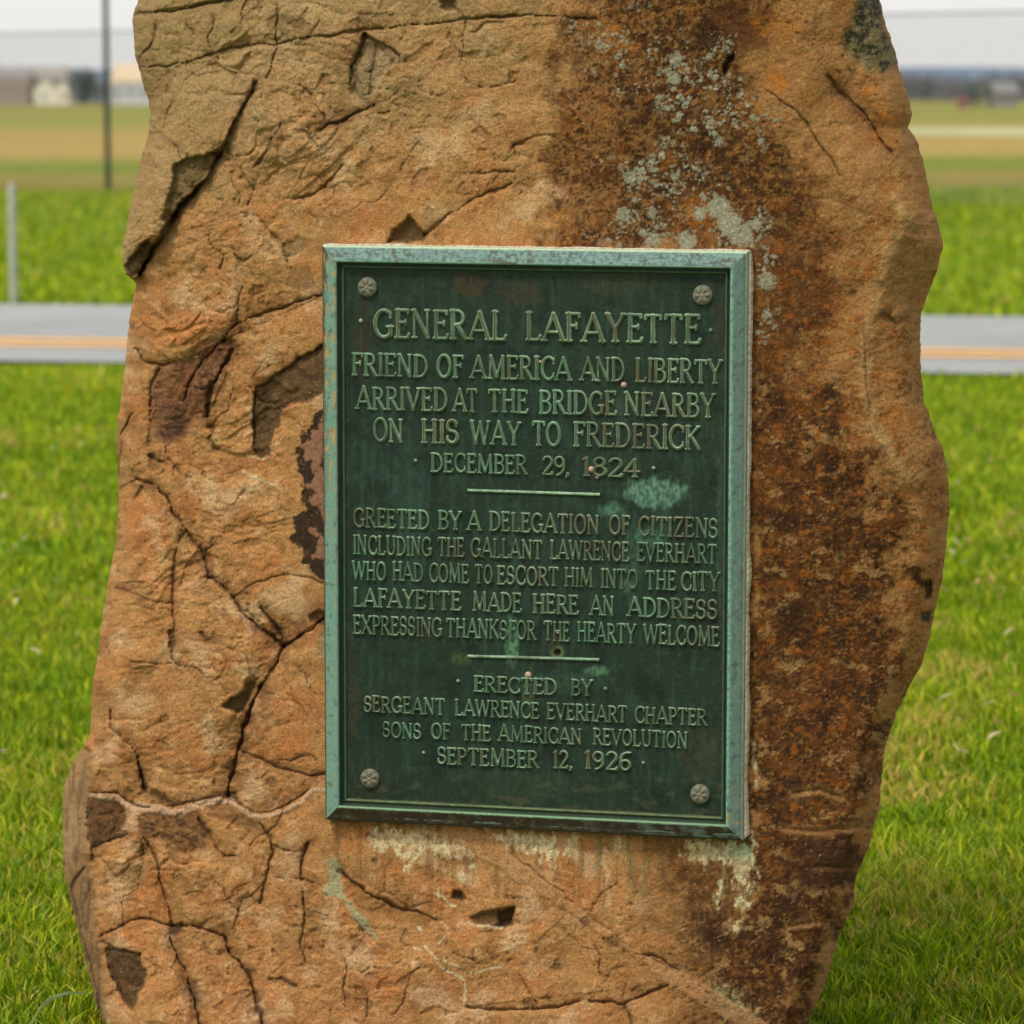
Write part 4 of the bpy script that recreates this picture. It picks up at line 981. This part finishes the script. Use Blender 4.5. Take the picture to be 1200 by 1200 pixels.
line([('INCLUDING', 414, 506), ('THE', 513, 544.5), ('GALLANT', 551.5, 635.5), ('LAWRENCE', 645, 737.5), ('EVERHART', 746, 840)], 628, 649, 420, 638.5, 659.5, 838)
line([('WHO', 413, 452.5), ('HAD', 460, 496), ('COME', 503, 549.5), ('TO', 556.5, 577), ('ESCORT', 582.5, 655), ('HIM', 661.5, 695), ('INTO', 704.5, 748), ('THE', 756.5, 792), ('CITY', 798, 843.5)], 658, 678.5, 420, 671.5, 692.5, 838)
line([('LAFAYETTE', 414, 540), ('MADE', 554, 611.5), ('HERE', 624.5, 678), ('AN', 692, 720), ('ADDRESS', 735.5, 841)], 690, 710.5, 420, 703.5, 725, 838)
line([('EXPRESSING', 414, 518.5), ('THANKS', 523, 594.5), ('FOR', 597, 628), ('THE', 637.5, 668), ('HEARTY', 676.5, 745), ('WELCOME', 754, 843.5)], 722, 742.5, 420, 735, 756.5, 838)
line([('ERECTED', 555.5, 652.5), ('BY', 669.5, 694.5)], 793, 810.5, 560, 797, 814.5, 690)
line([('SERGEANT', 426.5, 521.5), ('LAWRENCE', 533.5, 632), ('EVERHART', 641, 735), ('CHAPTER', 744, 828)], 816, 833.5, 430, 831.5, 850, 825)
line([('SONS', 448.5, 493.5), ('OF', 505.5, 528), ('THE', 540.5, 575), ('AMERICAN', 584.5, 682), ('REVOLUTION', 695, 806)], 846.5, 863.5, 450, 857.5, 876, 800)
line([('SEPTEMBER', 512.5, 631), ('12,', 648, 671), ('1926', 685, 740)], 877, 895.5, 515, 882, 902, 738)
print('letters', NLET[0])

def dome(name, px, py, r, h, mat, sides=14, z0=.010, parent=plaque, colors=None):
    u, v = uv_at(px, py); V = []; k = 5
    for i in range(k):
        a = i / (k - 1) * math.pi / 2
        for s_ in range(sides):
            q = 2 * math.pi * s_ / sides
            V.append((u + r * math.cos(a) * math.cos(q) * (1 if i < k - 1 else 1), v + r * math.cos(a) * math.sin(q), z0 - .001 + (h + .001) * math.sin(a)))
    F = grid_faces(k, sides, close=True)
    V = np.array(V)
    return mesh_obj(name, V, F, mat, parent, True, attrs={'rim': np.full(len(V), .55)})
for (x, y, r) in ((423, 376, .0035), (833, 387, .0032), (487, 540, .003), (766, 548.5, .003), (537, 798, .003), (709.5, 807, .003), (496.5, 882, .0028), (754, 894, .0028)):
    dome('raised_dot', x, y, r, .003, ML)

def bar(p0, p1, hw=.0022, hz=.003):
    (a, b), (c, d) = uv_at(*p0), uv_at(*p1); n = 60
    t = np.linspace(0, 1, n)[:, None]; prof = np.array([(-1, -.2), (-.8, .8), (0, 1), (.8, .8), (1, -.2)])
    w_ = hw * (1 + .12 * perlin(t * 9, t * 0 + b * 50, 4))
    dx, dy = c - a, d - b; L = math.hypot(dx, dy); nx_, ny_ = -dy / L, dx / L
    V = np.stack([a + dx * t + nx_ * prof[None, :, 0] * w_, b + dy * t + ny_ * prof[None, :, 0] * w_, .0100 + prof[None, :, 1] * hz + 0 * t], -1)
    n0 = n * 5; V = V.reshape(-1, 3); F = grid_faces(n, 5)
    F = np.concatenate([F, [[0, 1, 2, 3], [n0 - 1, n0 - 2, n0 - 3, n0 - 4]]])
    return mesh_obj('divider_bar', V, F, ML, plaque, True, attrs={'rim': np.full(len(V), .8)})
bar((548, 574.5), (703.5, 579.5)); bar((548, 768.8), (702.5, 773))

def rosette(px, py, seed):
    """screw head cast as a small flower"""
    u, v = uv_at(px, py, .014); r0 = .0142; nr, na = 16, 64
    rr_ = np.linspace(0.02, 1, nr)[:, None]; q = np.linspace(0, 2 * math.pi, na, endpoint=False)[None]
    q2 = q + seed
    pet = .5 + .5 * np.cos(6 * q2)
    z = .0125 + .0042 * np.sqrt(np.clip(1 - rr_ ** 2, 0, 1)) + .0016 * pet * sst(.22, .42, rr_) * sst(.88, .7, rr_) + .0012 * sst(.16, .06, rr_) + .0007 * np.exp(-((rr_ - .92) / .05) ** 2)
    z = z + .0003 * perlin(rr_ * 8 * np.cos(q), rr_ * 8 * np.sin(q), seed); z = np.where(rr_ > .99, .008, z)
    C = np.empty(z.shape + (3,)); C[...] = lin(104, 102, 86)
    m = (sst(.25, .75, 1 - pet) * sst(.2, .4, rr_))[..., None]; C = C * (1 - m * .75) + lin(72, 62, 44) * m * .75
    c_ = sst(.18, .1, rr_)[..., None]; C = C * (1 - c_) + lin(168, 112, 62) * c_
    nn = (.5 + .5 * fbm(rr_ * 5 * np.cos(q), rr_ * 5 * np.sin(q), 3, seed + 3))[..., None]; C = C * (1 - .5 * nn) + lin(132, 138, 116) * .5 * nn
    V = np.stack([u + r0 * rr_ * np.cos(q), v + r0 * rr_ * np.sin(q), z], -1).reshape(-1, 3)
    V = np.concatenate([V, [[u, v, z[0].mean() + .0002]]]); C = np.concatenate([C.reshape(-1, 3), [lin(168, 112, 62)]])
    F = grid_faces(nr, na, close=True)
    je = np.arange(0, na, 2); F = np.concatenate([F, np.stack([je, je + 1, (je + 2) % na, np.full(len(je), nr * na)], -1)])
    F[:len(F) - na // 2] = F[:len(F) - na // 2]
    return mesh_obj('rosette_screw', V, F, MB_, plaque, True, C)
for k, (x, y) in enumerate(((430, 336.5), (823, 346), (433, 912.5), (820, 931))):
    rosette(x, y, k * 1.7 + .3)
MCH = flat_mat('chipped_plaster_fleck', lin(176, 146, 126), .9, .5, 500)
for (x, y, r) in ((731, 451, .0045), (693, 550, .0048), (700, 559, .003), (619, 791, .0052), (633, 424, .0025), (654, 741, .003)):
    dome('impact_fleck', x, y, r, .0035, MCH, 9)

# --- mortar bead round the plaque (squeezed out behind its edge)
def mortar():
    n = 1400
    per = [(-W2, H2, W2, H2), (W2, H2, W2, -H2), (W2, -H2, -W2, -H2), (-W2, -H2, -W2, H2)]
    nrm = [(0, 1), (1, 0), (0, -1), (-1, 0)]
    Lt = [2 * W2, 2 * H2, 2 * W2, 2 * H2]; V = []; side = []
    for k, (a, b, c, d) in enumerate(per):
        m = int(n * Lt[k] / sum(Lt)); t = np.linspace(0, 1, m, endpoint=False)
        u = a + (c - a) * t; v = b + (d - b) * t
        w_ = (.0007, .0022, .0006, .0004)[k] + (.0016, .0032, .001, .0006)[k] * (.8 * fbm(t * 9, t * 0 + k, 2, 300 + k) + .25 * fbm(t * 150, t * 0 + k, 2, 330 + k))
        if k == 1: w_ = w_ + .003 * np.exp(-((t - .55) / .03) ** 2) + .004 * sst(.8, 1, t) * .6
        w_ = np.clip(w_, .0002, 1) * sst(0, .008, t) * sst(1, .992, t) + .0003
        for i in range(m):
            cols = []
            for (q, z) in ((-.003, .010), (.0 + w_[i] * .5, .0105), (w_[i], .004), (w_[i] * 1.2, -.006), (w_[i] * 1.3, -.03)):
                V.append((u[i] + nrm[k][0] * q, v[i] + nrm[k][1] * q, z))
    V = np.array(V); r_ = len(V) // 5
    F = grid_faces(r_, 5); j = np.arange(4); l = (r_ - 1) * 5
    F = np.concatenate([F, np.stack([l + j, l + j + 1, j + 1, j], -1)])
    nn = fbm(V[:, 0] * 300, V[:, 1] * 300, 3, 310)
    C = np.empty((len(V), 3)); C[...] = lin(196, 188, 168); m = sst(-.1, .4, nn)[:, None]; C = C * (1 - m) + lin(168, 146, 116) * m
    W = np.array(PLM.to_3x3()) @ V.T; W = W.T + P_O
    return mesh_obj('mortar_bead', W, F[:, ::-1], tint_mat('mortar', .95, .1, ((500, .8, 1.2),), ((600, .5, .001),)), boulder, True, C)
mortar()

# ------------------------------------------------------------------ footing under the boulder
def footing():
    n = 90; a = np.linspace(0, 2 * math.pi, n, endpoint=False)
    cx, cy = .0, .02
    rx = .585 + .03 * perlin(np.cos(a) * 3, np.sin(a) * 3, 5); ry = .15 + .02 * perlin(np.cos(a) * 3, np.sin(a) * 3, 6)
    V = []
    for s_, z in ((1.0, -.05), (1.0, .002), (.97, .008), (.6, .010), (.05, .010)):
        V.append(np.stack([cx + rx * s_ * np.sign(np.cos(a)) * np.abs(np.cos(a)) ** .8, cy + ry * s_ * np.sign(np.sin(a)) * np.abs(np.sin(a)) ** .8, z + .004 * perlin(np.cos(a) * 6 * s_, np.sin(a) * 6 * s_, 7)], -1))
    o = mesh_obj('footing', np.array(V).reshape(-1, 3), grid_faces(5, n, close=True), flat_mat('earthy_concrete', lin(112, 92, 66), .95, .35, 60), None, True)
    tag(o, 'low brown concrete footing in the grass under the boulder', 'footing')
footing()

# ------------------------------------------------------------------ grass
def blades(n, sampler, hmin, hmax, wid, name, keep=None, bright=1.0):
    x, y = sampler(n)
    if keep is not None:
        k = keep(x, y); x, y = x[k], y[k]
    n = len(x)
    cl = fbm(x * 1.6, y * 1.1, 4, 400); cl2 = perlin(x * 9, y * 7, 401) + .5 * perlin(x * 22, y * 16, 402)
    h = (hmin + (hmax - hmin) * RNG.random(n)) * (1 + .5 * cl + .6 * cl2)
    a = RNG.random(n) * 2 * math.pi; lean = (.2 + 1.1 * RNG.random(n)) * h
    w = wid * (.6 + .8 * RNG.random(n))
    f = RNG.random(n) * 2 * math.pi
    wx_, wy_ = np.cos(f) * w / 2, np.sin(f) * w / 2
    lx, ly = np.cos(a) * lean, np.sin(a) * lean
    z0 = np.full(n, -.01)
    V = np.empty((n, 5, 3), np.float32)
    V[:, 0] = np.stack([x - wx_, y - wy_, z0], -1); V[:, 1] = np.stack([x + wx_, y + wy_, z0], -1)
    mx, my, mz = x + lx * .35, y + ly * .35, h * .58
    V[:, 2] = np.stack([mx + wx_ * .8, my + wy_ * .8, mz], -1); V[:, 3] = np.stack([mx - wx_ * .8, my - wy_ * .8, mz], -1)
    V[:, 4] = np.stack([x + lx, y + ly, h], -1)
    b = (np.arange(n) * 5)[:, None]
    F = np.concatenate([b + np.array([0, 1, 2]), b + np.array([0, 2, 3]), b + np.array([3, 2, 4])]).astype(np.int32)
    pal = np.array([lin(126, 156, 14), lin(156, 178, 24), lin(92, 128, 12), lin(182, 188, 52), lin(206, 182, 116), lin(158, 174, 76)]) * np.array([1.02, .93, .62])
    pr = RNG.random(n) + .32 * cl - .25 * cl2 - .04
    ci = np.select([pr < .3, pr < .58, pr < .78, pr < .93, pr < 1.0], [2, 0, 1, 3, 5], 4)
    deadpatch = (fbm(x * 1.5 + 7, y * .9, 3, 405) > .7) & (RNG.random(n) < .25)
    for (a_, b_, r_) in ((1060, 925, .22), (1048, 880, .16), (1090, 850, .12), (1120, 790, .2), (150, 900, .2)):
        q = ground_at(a_, b_); deadpatch |= (np.hypot((x - q[0]) / 1.0, (y - q[1]) / 1.6) < r_ * (.3 + .7 * RNG.random(n))) & (RNG.random(n) < .4); ci[deadpatch] = 4
    c = pal[ci] * (.7 + .6 * RNG.random((n, 1))) * (1 + .22 * np.clip(cl2, -1, 1))[:, None] * bright * (1 + .12 * np.clip(y / 12, 0, 1))[:, None]
    Cc = np.repeat(c[:, None], 5, 1)
    return mesh_obj(name, V.reshape(-1, 3), F, MGR, None, False, np.clip(Cc.reshape(-1, 3), 0, 1))
MGR, _nt, _b = new_mat('grass_blade')
_a = _nt.nodes.new('ShaderNodeAttribute'); _a.attribute_name = 'tint'; _nt.links.new(_a.outputs['Color'], _b.inputs['Base Color'])
_b.inputs['Roughness'].default_value = .6; _b.inputs['Specular IOR Level'].default_value = .25
_tr = _nt.nodes.new('ShaderNodeBsdfTranslucent'); _nt.links.new(_a.outputs['Color'], _tr.inputs['Color'])
_mx = _nt.nodes.new('ShaderNodeMixShader'); _mx.inputs[0].default_value = .35
_nt.links.new(_b.outputs[0], _mx.inputs[1]); _nt.links.new(_tr.outputs[0], _mx.inputs[2]); _nt.links.new(_mx.outputs[0], _nt.nodes['Material Output'].inputs['Surface'])

def trap(d0, d1, p, side, more=.35):
    def f(n):
        u = RNG.random(n); k = 1 - p
        d = (d0 ** k + (d1 ** k - d0 ** k) * u) ** (1 / k) if abs(k) > 1e-6 else d0 * (d1 / d0) ** u
        return (RNG.random(n) * 2 - 1) * (d * side + more), d - CAM_D
    return f
def off_rock(x, y):
    return (((np.abs(x + .03) / .50) ** 2.5 + (np.abs(y - .23) / .30) ** 2.5) > 1) & (((np.abs(x) / .57) ** 2.5 + (np.abs(y - .02) / .13) ** 2.5) > 1)
def before_road(x, y):
    ya = np.interp(x, rA[:, 0], rA[:, 1]); return off_rock(x, y) & (y < ya - .05 + .12 * perlin(x * 4, y * 0, 8))
def beyond_road(x, y):
    yb = np.interp(x, rB[:, 0], rB[:, 1]); return y > yb + .05
g1 = blades(300000, trap(4.4, 11, .9, .17, .75), .014, .036, .0046, 'grass', before_road); tag(g1, kind='stuff', label='short green spring lawn around the boulder', cat='grass')
g2 = blades(90000, trap(10.5, 20, .8, .16), .02, .045, .009, 'grass', before_road); tag(g2, kind='stuff', label='green lawn running back to the near edge of the road', cat='grass')
g3 = blades(45000, trap(23.5, 58, 1.0, .16), .03, .075, .022, 'grass', beyond_road, .95); tag(g3, kind='stuff', label='rougher green grass between the road and the fence', cat='grass')

def litter():
    n = 520; x, y = trap(7.6, 16, .4, .16)(n); k = before_road(x, y); x, y = x[k], y[k]; n = len(x)
    V = np.empty((n, 6, 3)); s_ = .006 + .014 * RNG.random(n); a = RNG.random(n) * 6.28; z = .03 + .03 * RNG.random(n)
    for q, (p_, w_) in enumerate(((-1, 0), (-.3, .5), (.4, .4), (1, 0), (.4, -.4), (-.3, -.5))):
        V[:, q] = np.stack([x + s_ * (p_ * np.cos(a) - w_ * np.sin(a)), y + s_ * (p_ * np.sin(a) + w_ * np.cos(a)), z + .006 * w_ * w_ * 4 + .008 * p_], -1)
    b = (np.arange(n) * 6)[:, None]; F = np.concatenate([b + np.array([0, 1, 4, 5]), b + np.array([1, 2, 3, 4])])
    pal = np.array([lin(206, 186, 140), lin(180, 144, 92), lin(196, 180, 140), lin(150, 112, 70)]); c = pal[RNG.integers(0, 4, n)]
    o = mesh_obj('leaf_litter', V.reshape(-1, 3), F, MGR, None, False, np.repeat(c, 6, 0))
    tag(o, kind='stuff', label='pale dead leaves scattered over the lawn', cat='leaf litter')
litter()

# --- long arching blade at the lower left
def long_blade(pts, name, label, w=.0035, col=(140, 158, 96)):
    P_ = [np.array(CO + ray(x, y) * t) for (x, y, t) in pts]
    n = 24; V = []
    tt = np.linspace(0, len(P_) - 1, n)
    for k in range(n):
        p = np.array([np.interp(tt[k], range(len(P_)), [q[c] for q in P_]) for c in range(3)])
        ww = w * (1 - (k / (n - 1)) ** 3)
        V += [p + np.array([0, 0, -ww]), p + np.array([0, -ww * .4, 0]), p + np.array([0, 0, ww])]
    c = np.repeat(lin(*col)[None], len(V), 0)
    o = mesh_obj(name, V, grid_faces(n, 3), MGR, None, True, c); tag(o, label, 'grass blade')
tb_ = 5.2
long_blade([(32, 1215, tb_), (38, 1198, tb_), (48, 1180, tb_), (60, 1170, tb_ + .02), (78, 1164, tb_ + .03), (95, 1163, tb_ + .05), (108, 1166, tb_ + .07)], 'arching_grass_blade', 'long pale grass blade arching against the boulder foot at lower left')

# ------------------------------------------------------------------ marker post, fence
def tube(name, p0, p1, r0, r1, mat, parent=None, sides=12, cap=True, rings=2):
    p0, p1 = Vector(p0), Vector(p1); d = (p1 - p0).normalized(); a = d.orthogonal().normalized(); b = d.cross(a)
    V = []
    for k in range(rings):
        t = k / (rings - 1); c = p0.lerp(p1, t); r = r0 + (r1 - r0) * t
        for s_ in range(sides):
            q = 2 * math.pi * s_ / sides; V.append(c + (a * math.cos(q) + b * math.sin(q)) * r)
    F = [tuple(int(q) for q in f) for f in grid_faces(rings, sides, close=True)]
    if cap: F += [tuple(range(sides))[::-1], tuple(range((rings - 1) * sides, rings * sides))]
    return mesh_obj(name, [tuple(v) for v in V], F, mat, parent)
def box(name, c, s, mat, parent=None, bev=0.0):
    x, y, z = c; a, b, h = s[0] / 2, s[1] / 2, s[2] / 2
    V = [(x + i * a, y + j * b, z + k * h) for i in (-1, 1) for j in (-1, 1) for k in (-1, 1)]
    F = [(0, 1, 3, 2), (4, 6, 7, 5), (0, 4, 5, 1), (2, 3, 7, 6), (0, 2, 6, 4), (1, 5, 7, 3)]
    return mesh_obj(name, V, F, mat, parent)

MST = flat_mat('galvanised_steel', lin(96, 108, 100), .6, .12, 6)
MSTP = flat_mat('dark_green_post', lin(38, 50, 46), .6, .12, 6)
pm = ground_at(16, 355)
mpst = empty('marker_post', tuple(pm)); tag(mpst, 'short weathered white marker post on the far verge of the road', 'marker post')
MWP = flat_mat('weathered_white_post', lin(158, 162, 146), .8, .1, 8)
tube('post_shaft', (0, 0, -.05), (0.0, 0, .79), .029, .027, MWP, mpst)
tube('post_cap', (0.0, 0, .79), (0.0, 0, .83), .027, .016, MWP, mpst)

fA = ground_at(127, 222); fB = ground_at(1200, 243)
fd = (fB - fA); fl_ = np.linalg.norm(fd); fd = fd / fl_; frz = math.atan2(fd[1], fd[0])
fence = empty('chain_link_fence', tuple(fA), frz); tag(fence, 'tall grey chain-link fence with dark posts between the grass and the airfield', 'fence')
FH = 2.46
SP = 3.5
for k in range(-5, 10):
    o = tube('fence_post', (k * SP, 0, -.1), (k * SP, 0, FH + .8), .046, .044, MSTP, fence)
x0, x1 = -5 * SP, 9 * SP
tube('top_rail', (x0, -.05, FH), (x1, -.05, FH), .012, .012, MST, fence, rings=2)
def chain():
    """zigzag wires, 50 mm mesh, as thin square rods"""
    r = .0033; z0, z1 = .04, FH; H = z1 - z0; n = int((x1 - x0 + H) / .07)
    V = []; F = []
    for s_ in (1, -1):
        for k in range(n):
            a = x0 - H + k * .07 if s_ > 0 else x0 + k * .07
            pa = [a, z0]; pb = [a + s_ * H, z1]
            # clip to the fence ends
            def clipx(p, q, lim, lo):
                if (p[0] < lim) == lo and (q[0] < lim) == lo: return None
                return True
            if min(pa[0], pb[0]) > x1 or max(pa[0], pb[0]) < x0: continue
            for P0, P1 in ((pa, pb), (pb, pa)):
                for lim, below in ((x0, True), (x1, False)):
                    if (P0[0] < lim) if below else (P0[0] > lim):
                        t = (lim - P0[0]) / (P1[0] - P0[0]); P0[1] = P0[1] + t * (P1[1] - P0[1]); P0[0] = lim
            y = .003 * s_; b = len(V)
            for (px_, pz_) in (pa, pb):
                V += [(px_ - r, y, pz_), (px_, y - r, pz_), (px_ + r, y, pz_), (px_, y + r, pz_)]
            F += [(b, b + 1, b + 5, b + 4), (b + 1, b + 2, b + 6, b + 5), (b + 2, b + 3, b + 7, b + 6), (b + 3, b, b + 4, b + 7)]
    o = mesh_obj('chain_link', np.array(V), np.array(F), MST, fence); tag(o, kind='stuff')
chain()

# ------------------------------------------------------------------ far buildings and trees
def at_far(px, py_base):
    return ground_at(px, py_base)
def gable_house(name, px0, px1, ybase, ytop, label, cat, wallc, roofc, eave=.62, depth=9, windows=3, dist=None, ridge='x', doorc=None):
    if dist is None: dist = at_far((px0 + px1) / 2, ybase)[1] + CAM_D
    a, b = [CO + ray(p, ybase) * dist for p in (px0, px1)]
    a[2] = b[2] = 0
    c = (a + b) / 2; w = np.linalg.norm(b - a); dist_ = np.linalg.norm(c[:2] - CO[:2])
    top = (CO + ray((px0 + px1) / 2, ytop) * (dist_ / ray((px0 + px1) / 2, ytop)[1]))[2]
    h = top * eave; d = depth
    root = empty(name, (c[0], c[1], 0)); tag(root, label, cat)
    mw = flat_mat(name + '_wall', wallc, .85, .06, .5); mr = flat_mat(name + '_roof', roofc, .85, .1, .5); mgl = MGLASS
    if ridge == 'x':
        V = [(-w / 2, 0, 0), (w / 2, 0, 0), (w / 2, d, 0), (-w / 2, d, 0), (-w / 2, 0, h), (w / 2, 0, h), (w / 2, d, h), (-w / 2, d, h), (-w / 2, d / 2, top - .05), (w / 2, d / 2, top - .05)]
        F = [(0, 1, 5, 4), (1, 2, 6, 9, 5), (2, 3, 7, 6), (3, 0, 4, 8, 7), (4, 5, 9, 8), (6, 7, 8, 9)]
        e = .35
        R_ = [(-w / 2 - e, -e, h - .1), (w / 2 + e, -e, h - .1), (w / 2 + e, d / 2, top), (-w / 2 - e, d / 2, top), (w / 2 + e, d + e, h - .1), (-w / 2 - e, d + e, h - .1)]
    else:
        V = [(-w / 2, 0, 0), (w / 2, 0, 0), (w / 2, d, 0), (-w / 2, d, 0), (-w / 2, 0, h), (w / 2, 0, h), (w / 2, d, h), (-w / 2, d, h), (0, 0, top - .05), (0, d, top - .05)]
        F = [(0, 1, 5, 8, 4), (1, 2, 6, 5), (2, 3, 7, 9, 6), (3, 0, 4, 7), (4, 8, 9, 7), (8, 5, 6, 9)]
        e = .35
        R_ = [(-w / 2 - e, -e, h - .15), (-w / 2 - e, d + e, h - .15), (0, d + e, top), (0, -e, top), (w / 2 + e, d + e, h - .15), (w / 2 + e, -e, h - .15)]
    mesh_obj('wall', V, F, mw, root)
    up = [(p[0], p[1], p[2] + .18) for p in R_]
    if ridge == 'x': RF = [(0, 1, 2, 3), (3, 2, 4, 5), (6, 9, 8, 7), (9, 11, 10, 8), (0, 6, 7, 1), (5, 4, 10, 11), (0, 3, 9, 6), (3, 5, 11, 9), (1, 7, 8, 2), (2, 8, 10, 4)]
    else: RF = [(0, 1, 2, 3), (3, 2, 4, 5), (6, 9, 8, 7), (9, 11, 10, 8), (0, 6, 7, 1), (5, 4, 10, 11), (0, 3, 9, 6), (3, 5, 11, 9), (1, 7, 8, 2), (2, 8, 10, 4)]
    mesh_obj('roof', R_ + up, RF, mr, root)
    nw = max(1, windows)
    for k in range(nw):
        x = -w / 2 + w * (k + .5) / nw
        ww = min(1.4, w / nw * .5)
        f = box('window', (x, -.03, h * .55), (ww + .2, .1, min(1.4, h * .35) + .2), MTRIM, root)
        box('pane', (x, -.09, h * .55), (ww, .04, min(1.4, h * .35)), mgl, f)
    if doorc is not None: box('door', (w * .22, -.05, min(1.1, h * .4)), (1.6, .12, min(2.2, h * .8)), flat_mat(name + '_door', doorc, .7), root)
    return root
MGLASS = flat_mat('dark_glass', lin(70, 80, 92), .2, .1, 1, .5); MTRIM = flat_mat('white_trim', lin(190, 190, 184), .7, .04, 1)
gable_house('shed', 40, 63, 122.5, 93, 'small cream gabled shed, left one of the two beside each other', 'shed', lin(228, 222, 204), lin(200, 196, 184), .62, 8, 1, None, 'y')
gable_house('shed', 63.5, 84, 122.5, 95, 'small cream gabled shed, right one of the two beside each other', 'shed', lin(232, 224, 206), lin(196, 190, 176), .62, 8, 1, None, 'y')
gable_house('hangar', 131, 262, 123, 74, 'long white hangar with tan upper wall behind the fence post', 'hangar', lin(196, 196, 196), lin(206, 184, 150), .55, 30, 9, None, 'x')
gable_house('row_house', -6, 34, 119, 80, 'greyish brown row house at far left of the airfield', 'house', lin(156, 140, 130), lin(140, 132, 128), .7, 12, 4, 1300)
gable_house('row_house', 36, 78, 119, 79, 'greyish tan row house rising behind the cream sheds', 'house', lin(160, 150, 136), lin(150, 142, 132), .7, 12, 4, 1310)
gable_house('row_house', -60, -12, 119, 80, 'grey row house just beyond the left of the far houses', 'house', lin(150, 148, 146), lin(130, 128, 124), .7, 12, 4, 1305)
gable_house('farm_building', 1168, 1192, 126, 98, 'pale grey farm building among the trees on the far right', 'building', lin(140, 134, 128), lin(126, 122, 120), .6, 10, 2, None)
gable_house('equipment_shed', 1125, 1135, 127.5, 115, 'tiny red equipment shed in front of the far wood', 'shed', lin(176, 84, 74), lin(160, 90, 80), .7, 2.5, 1, None, 'y')

def crown_faces(cx, cy, cz, rx, ry, rz, n, size, bare=False):
    k = RNG.normal(size=(n, 3)); k /= np.linalg.norm(k, axis=1)[:, None]; k *= (RNG.random((n, 1)) ** .45)
    bump_ = 1 + .25 * perlin(k[:, 0] * 3 + cx, k[:, 2] * 3 + cy, 9)
    p = np.array([cx, cy, cz]) + k * np.array([rx, ry, rz]) * bump_[:, None]
    a = RNG.normal(size=(n, 3)) * size; b = RNG.normal(size=(n, 3)) * size
    V = np.stack([p, p + a, p + b], 1).reshape(-1, 3)
    return V
def tree(px, ybase, ytop, wpx, label, col, n=900, conifer=False, dist=None, crown_low=.2):
    g = at_far(px, ybase) if dist is None else CO + ray(px, ybase) * dist
    g[2] = 0; d = g[1] + CAM_D; H = CAM_H + (118 - ytop) / FPX * d; w = wpx / FPX * d
    root = empty('conifer_tree' if conifer else 'tree', tuple(g)); tag(root, label, 'tree')
    tk = tube('trunk', (0, 0, -.1), (0, 0, H * .8), H * .03 + .05, .03, MBARK, root, 8)
    V = []
    if conifer:
        for q in range(9):
            f = q / 9; V.append(crown_faces(0, 0, H * (.12 + .8 * f), w / 2 * (1 - f) + .1, w / 2 * (1 - f) + .1, H * .09, n // 9, w * .07))
    else:
        for q in range(11):
            a = q * 2.4; r = w * .26 * math.sqrt(q / 11)
            V.append(crown_faces(math.cos(a) * r, math.sin(a) * r, H * (crown_low + (1 - crown_low) * (.2 + .55 * q / 10)), w * .24, w * .24, H * .2, n // 11, w * .045))
        for q in range(5):
            a = q * 1.26; tube('limb', (0, 0, H * (.25 + .08 * q)), (math.cos(a) * w * .3, math.sin(a) * w * .3, H * (.55 + .07 * q)), .09, .03, MBARK, root, 6)
    V = np.concatenate(V); F = np.arange(len(V)).reshape(-1, 3)
    mesh_obj('crown', V, F, flat_mat('crown_' + label[:12], col, .9, .25, 1.2, .05), root)
MBARK = flat_mat('bark', lin(92, 84, 78), .9, .2, 3)
tree(100, 123.5, 76, 36, 'dark bare tree, larger of the pair left of the fence post', lin(92, 94, 98), 1900, crown_low=0)
tree(84, 123, 84, 18, 'dark tree between the cream sheds and a larger bare tree', lin(108, 110, 112), 900, crown_low=0)
tree(116, 123.5, 92, 14, 'small dark bush tree tight against the fence post', lin(104, 104, 108), 1000, crown_low=0)
tree(1141, 127, 98, 10, 'dark green conifer just right of the red shed', lin(70, 96, 84), 900, True)
tree(1161, 127, 104, 9, 'dark blue-green conifer beside the pale farm building', lin(66, 86, 92), 900, True)
tree(1150, 127.5, 101, 12, 'pale olive tree between the two conifers', lin(140, 142, 122), 900, crown_low=0)

def wood(name, label, x0, x1, dist, ytops, col, n_trees, size=.5):
    V = []
    for k in range(n_trees):
        px = x0 + (x1 - x0) * (k + RNG.random()) / n_trees
        yt = np.interp(px, [q[0] for q in ytops], [q[1] for q in ytops]) + RNG.normal() * 2
        d = dist * (1 + .08 * RNG.random()); g = CO + ray(px, 120) * d; H = CAM_H + (117 - yt) / FPX * d
        w = H * (.5 + .25 * RNG.random())
        V.append(crown_faces(g[0], g[1], H * .45, w * .6, w * .6, H * .53, 240, size))
        t = np.array([[g[0] - .12, g[1], 0], [g[0] + .12, g[1], 0], [g[0], g[1], H * .8]]); V.append(t)
    V = np.concatenate(V); F = np.arange(len(V)).reshape(-1, 3)
    o = mesh_obj(name, V, F, flat_mat(name + '_twigs', col, .95, .25, .15, .0)); tag(o, label, 'wood', kind='stuff')
wood('distant_wood', 'grey-purple leafless wood along the far right edge of the airfield', 880, 1420, 1100, [(880, 90), (1060, 86), (1100, 87), (1120, 93), (1145, 92), (1170, 89), (1200, 87), (1420, 90)], lin(112, 108, 110), 90)
wood('distant_wood', 'grey-brown leafless wood behind the far houses at left', -260, 420, 1500, [(-260, 80), (0, 72), (10, 76), (40, 77), (75, 78), (120, 84), (420, 80)], lin(126, 122, 118), 90, .6)
wood('distant_wood', 'leafless wood hidden in the gap behind the boulder', 420, 880, 1250, [(420, 86), (880, 88)], lin(116, 114, 112), 60)
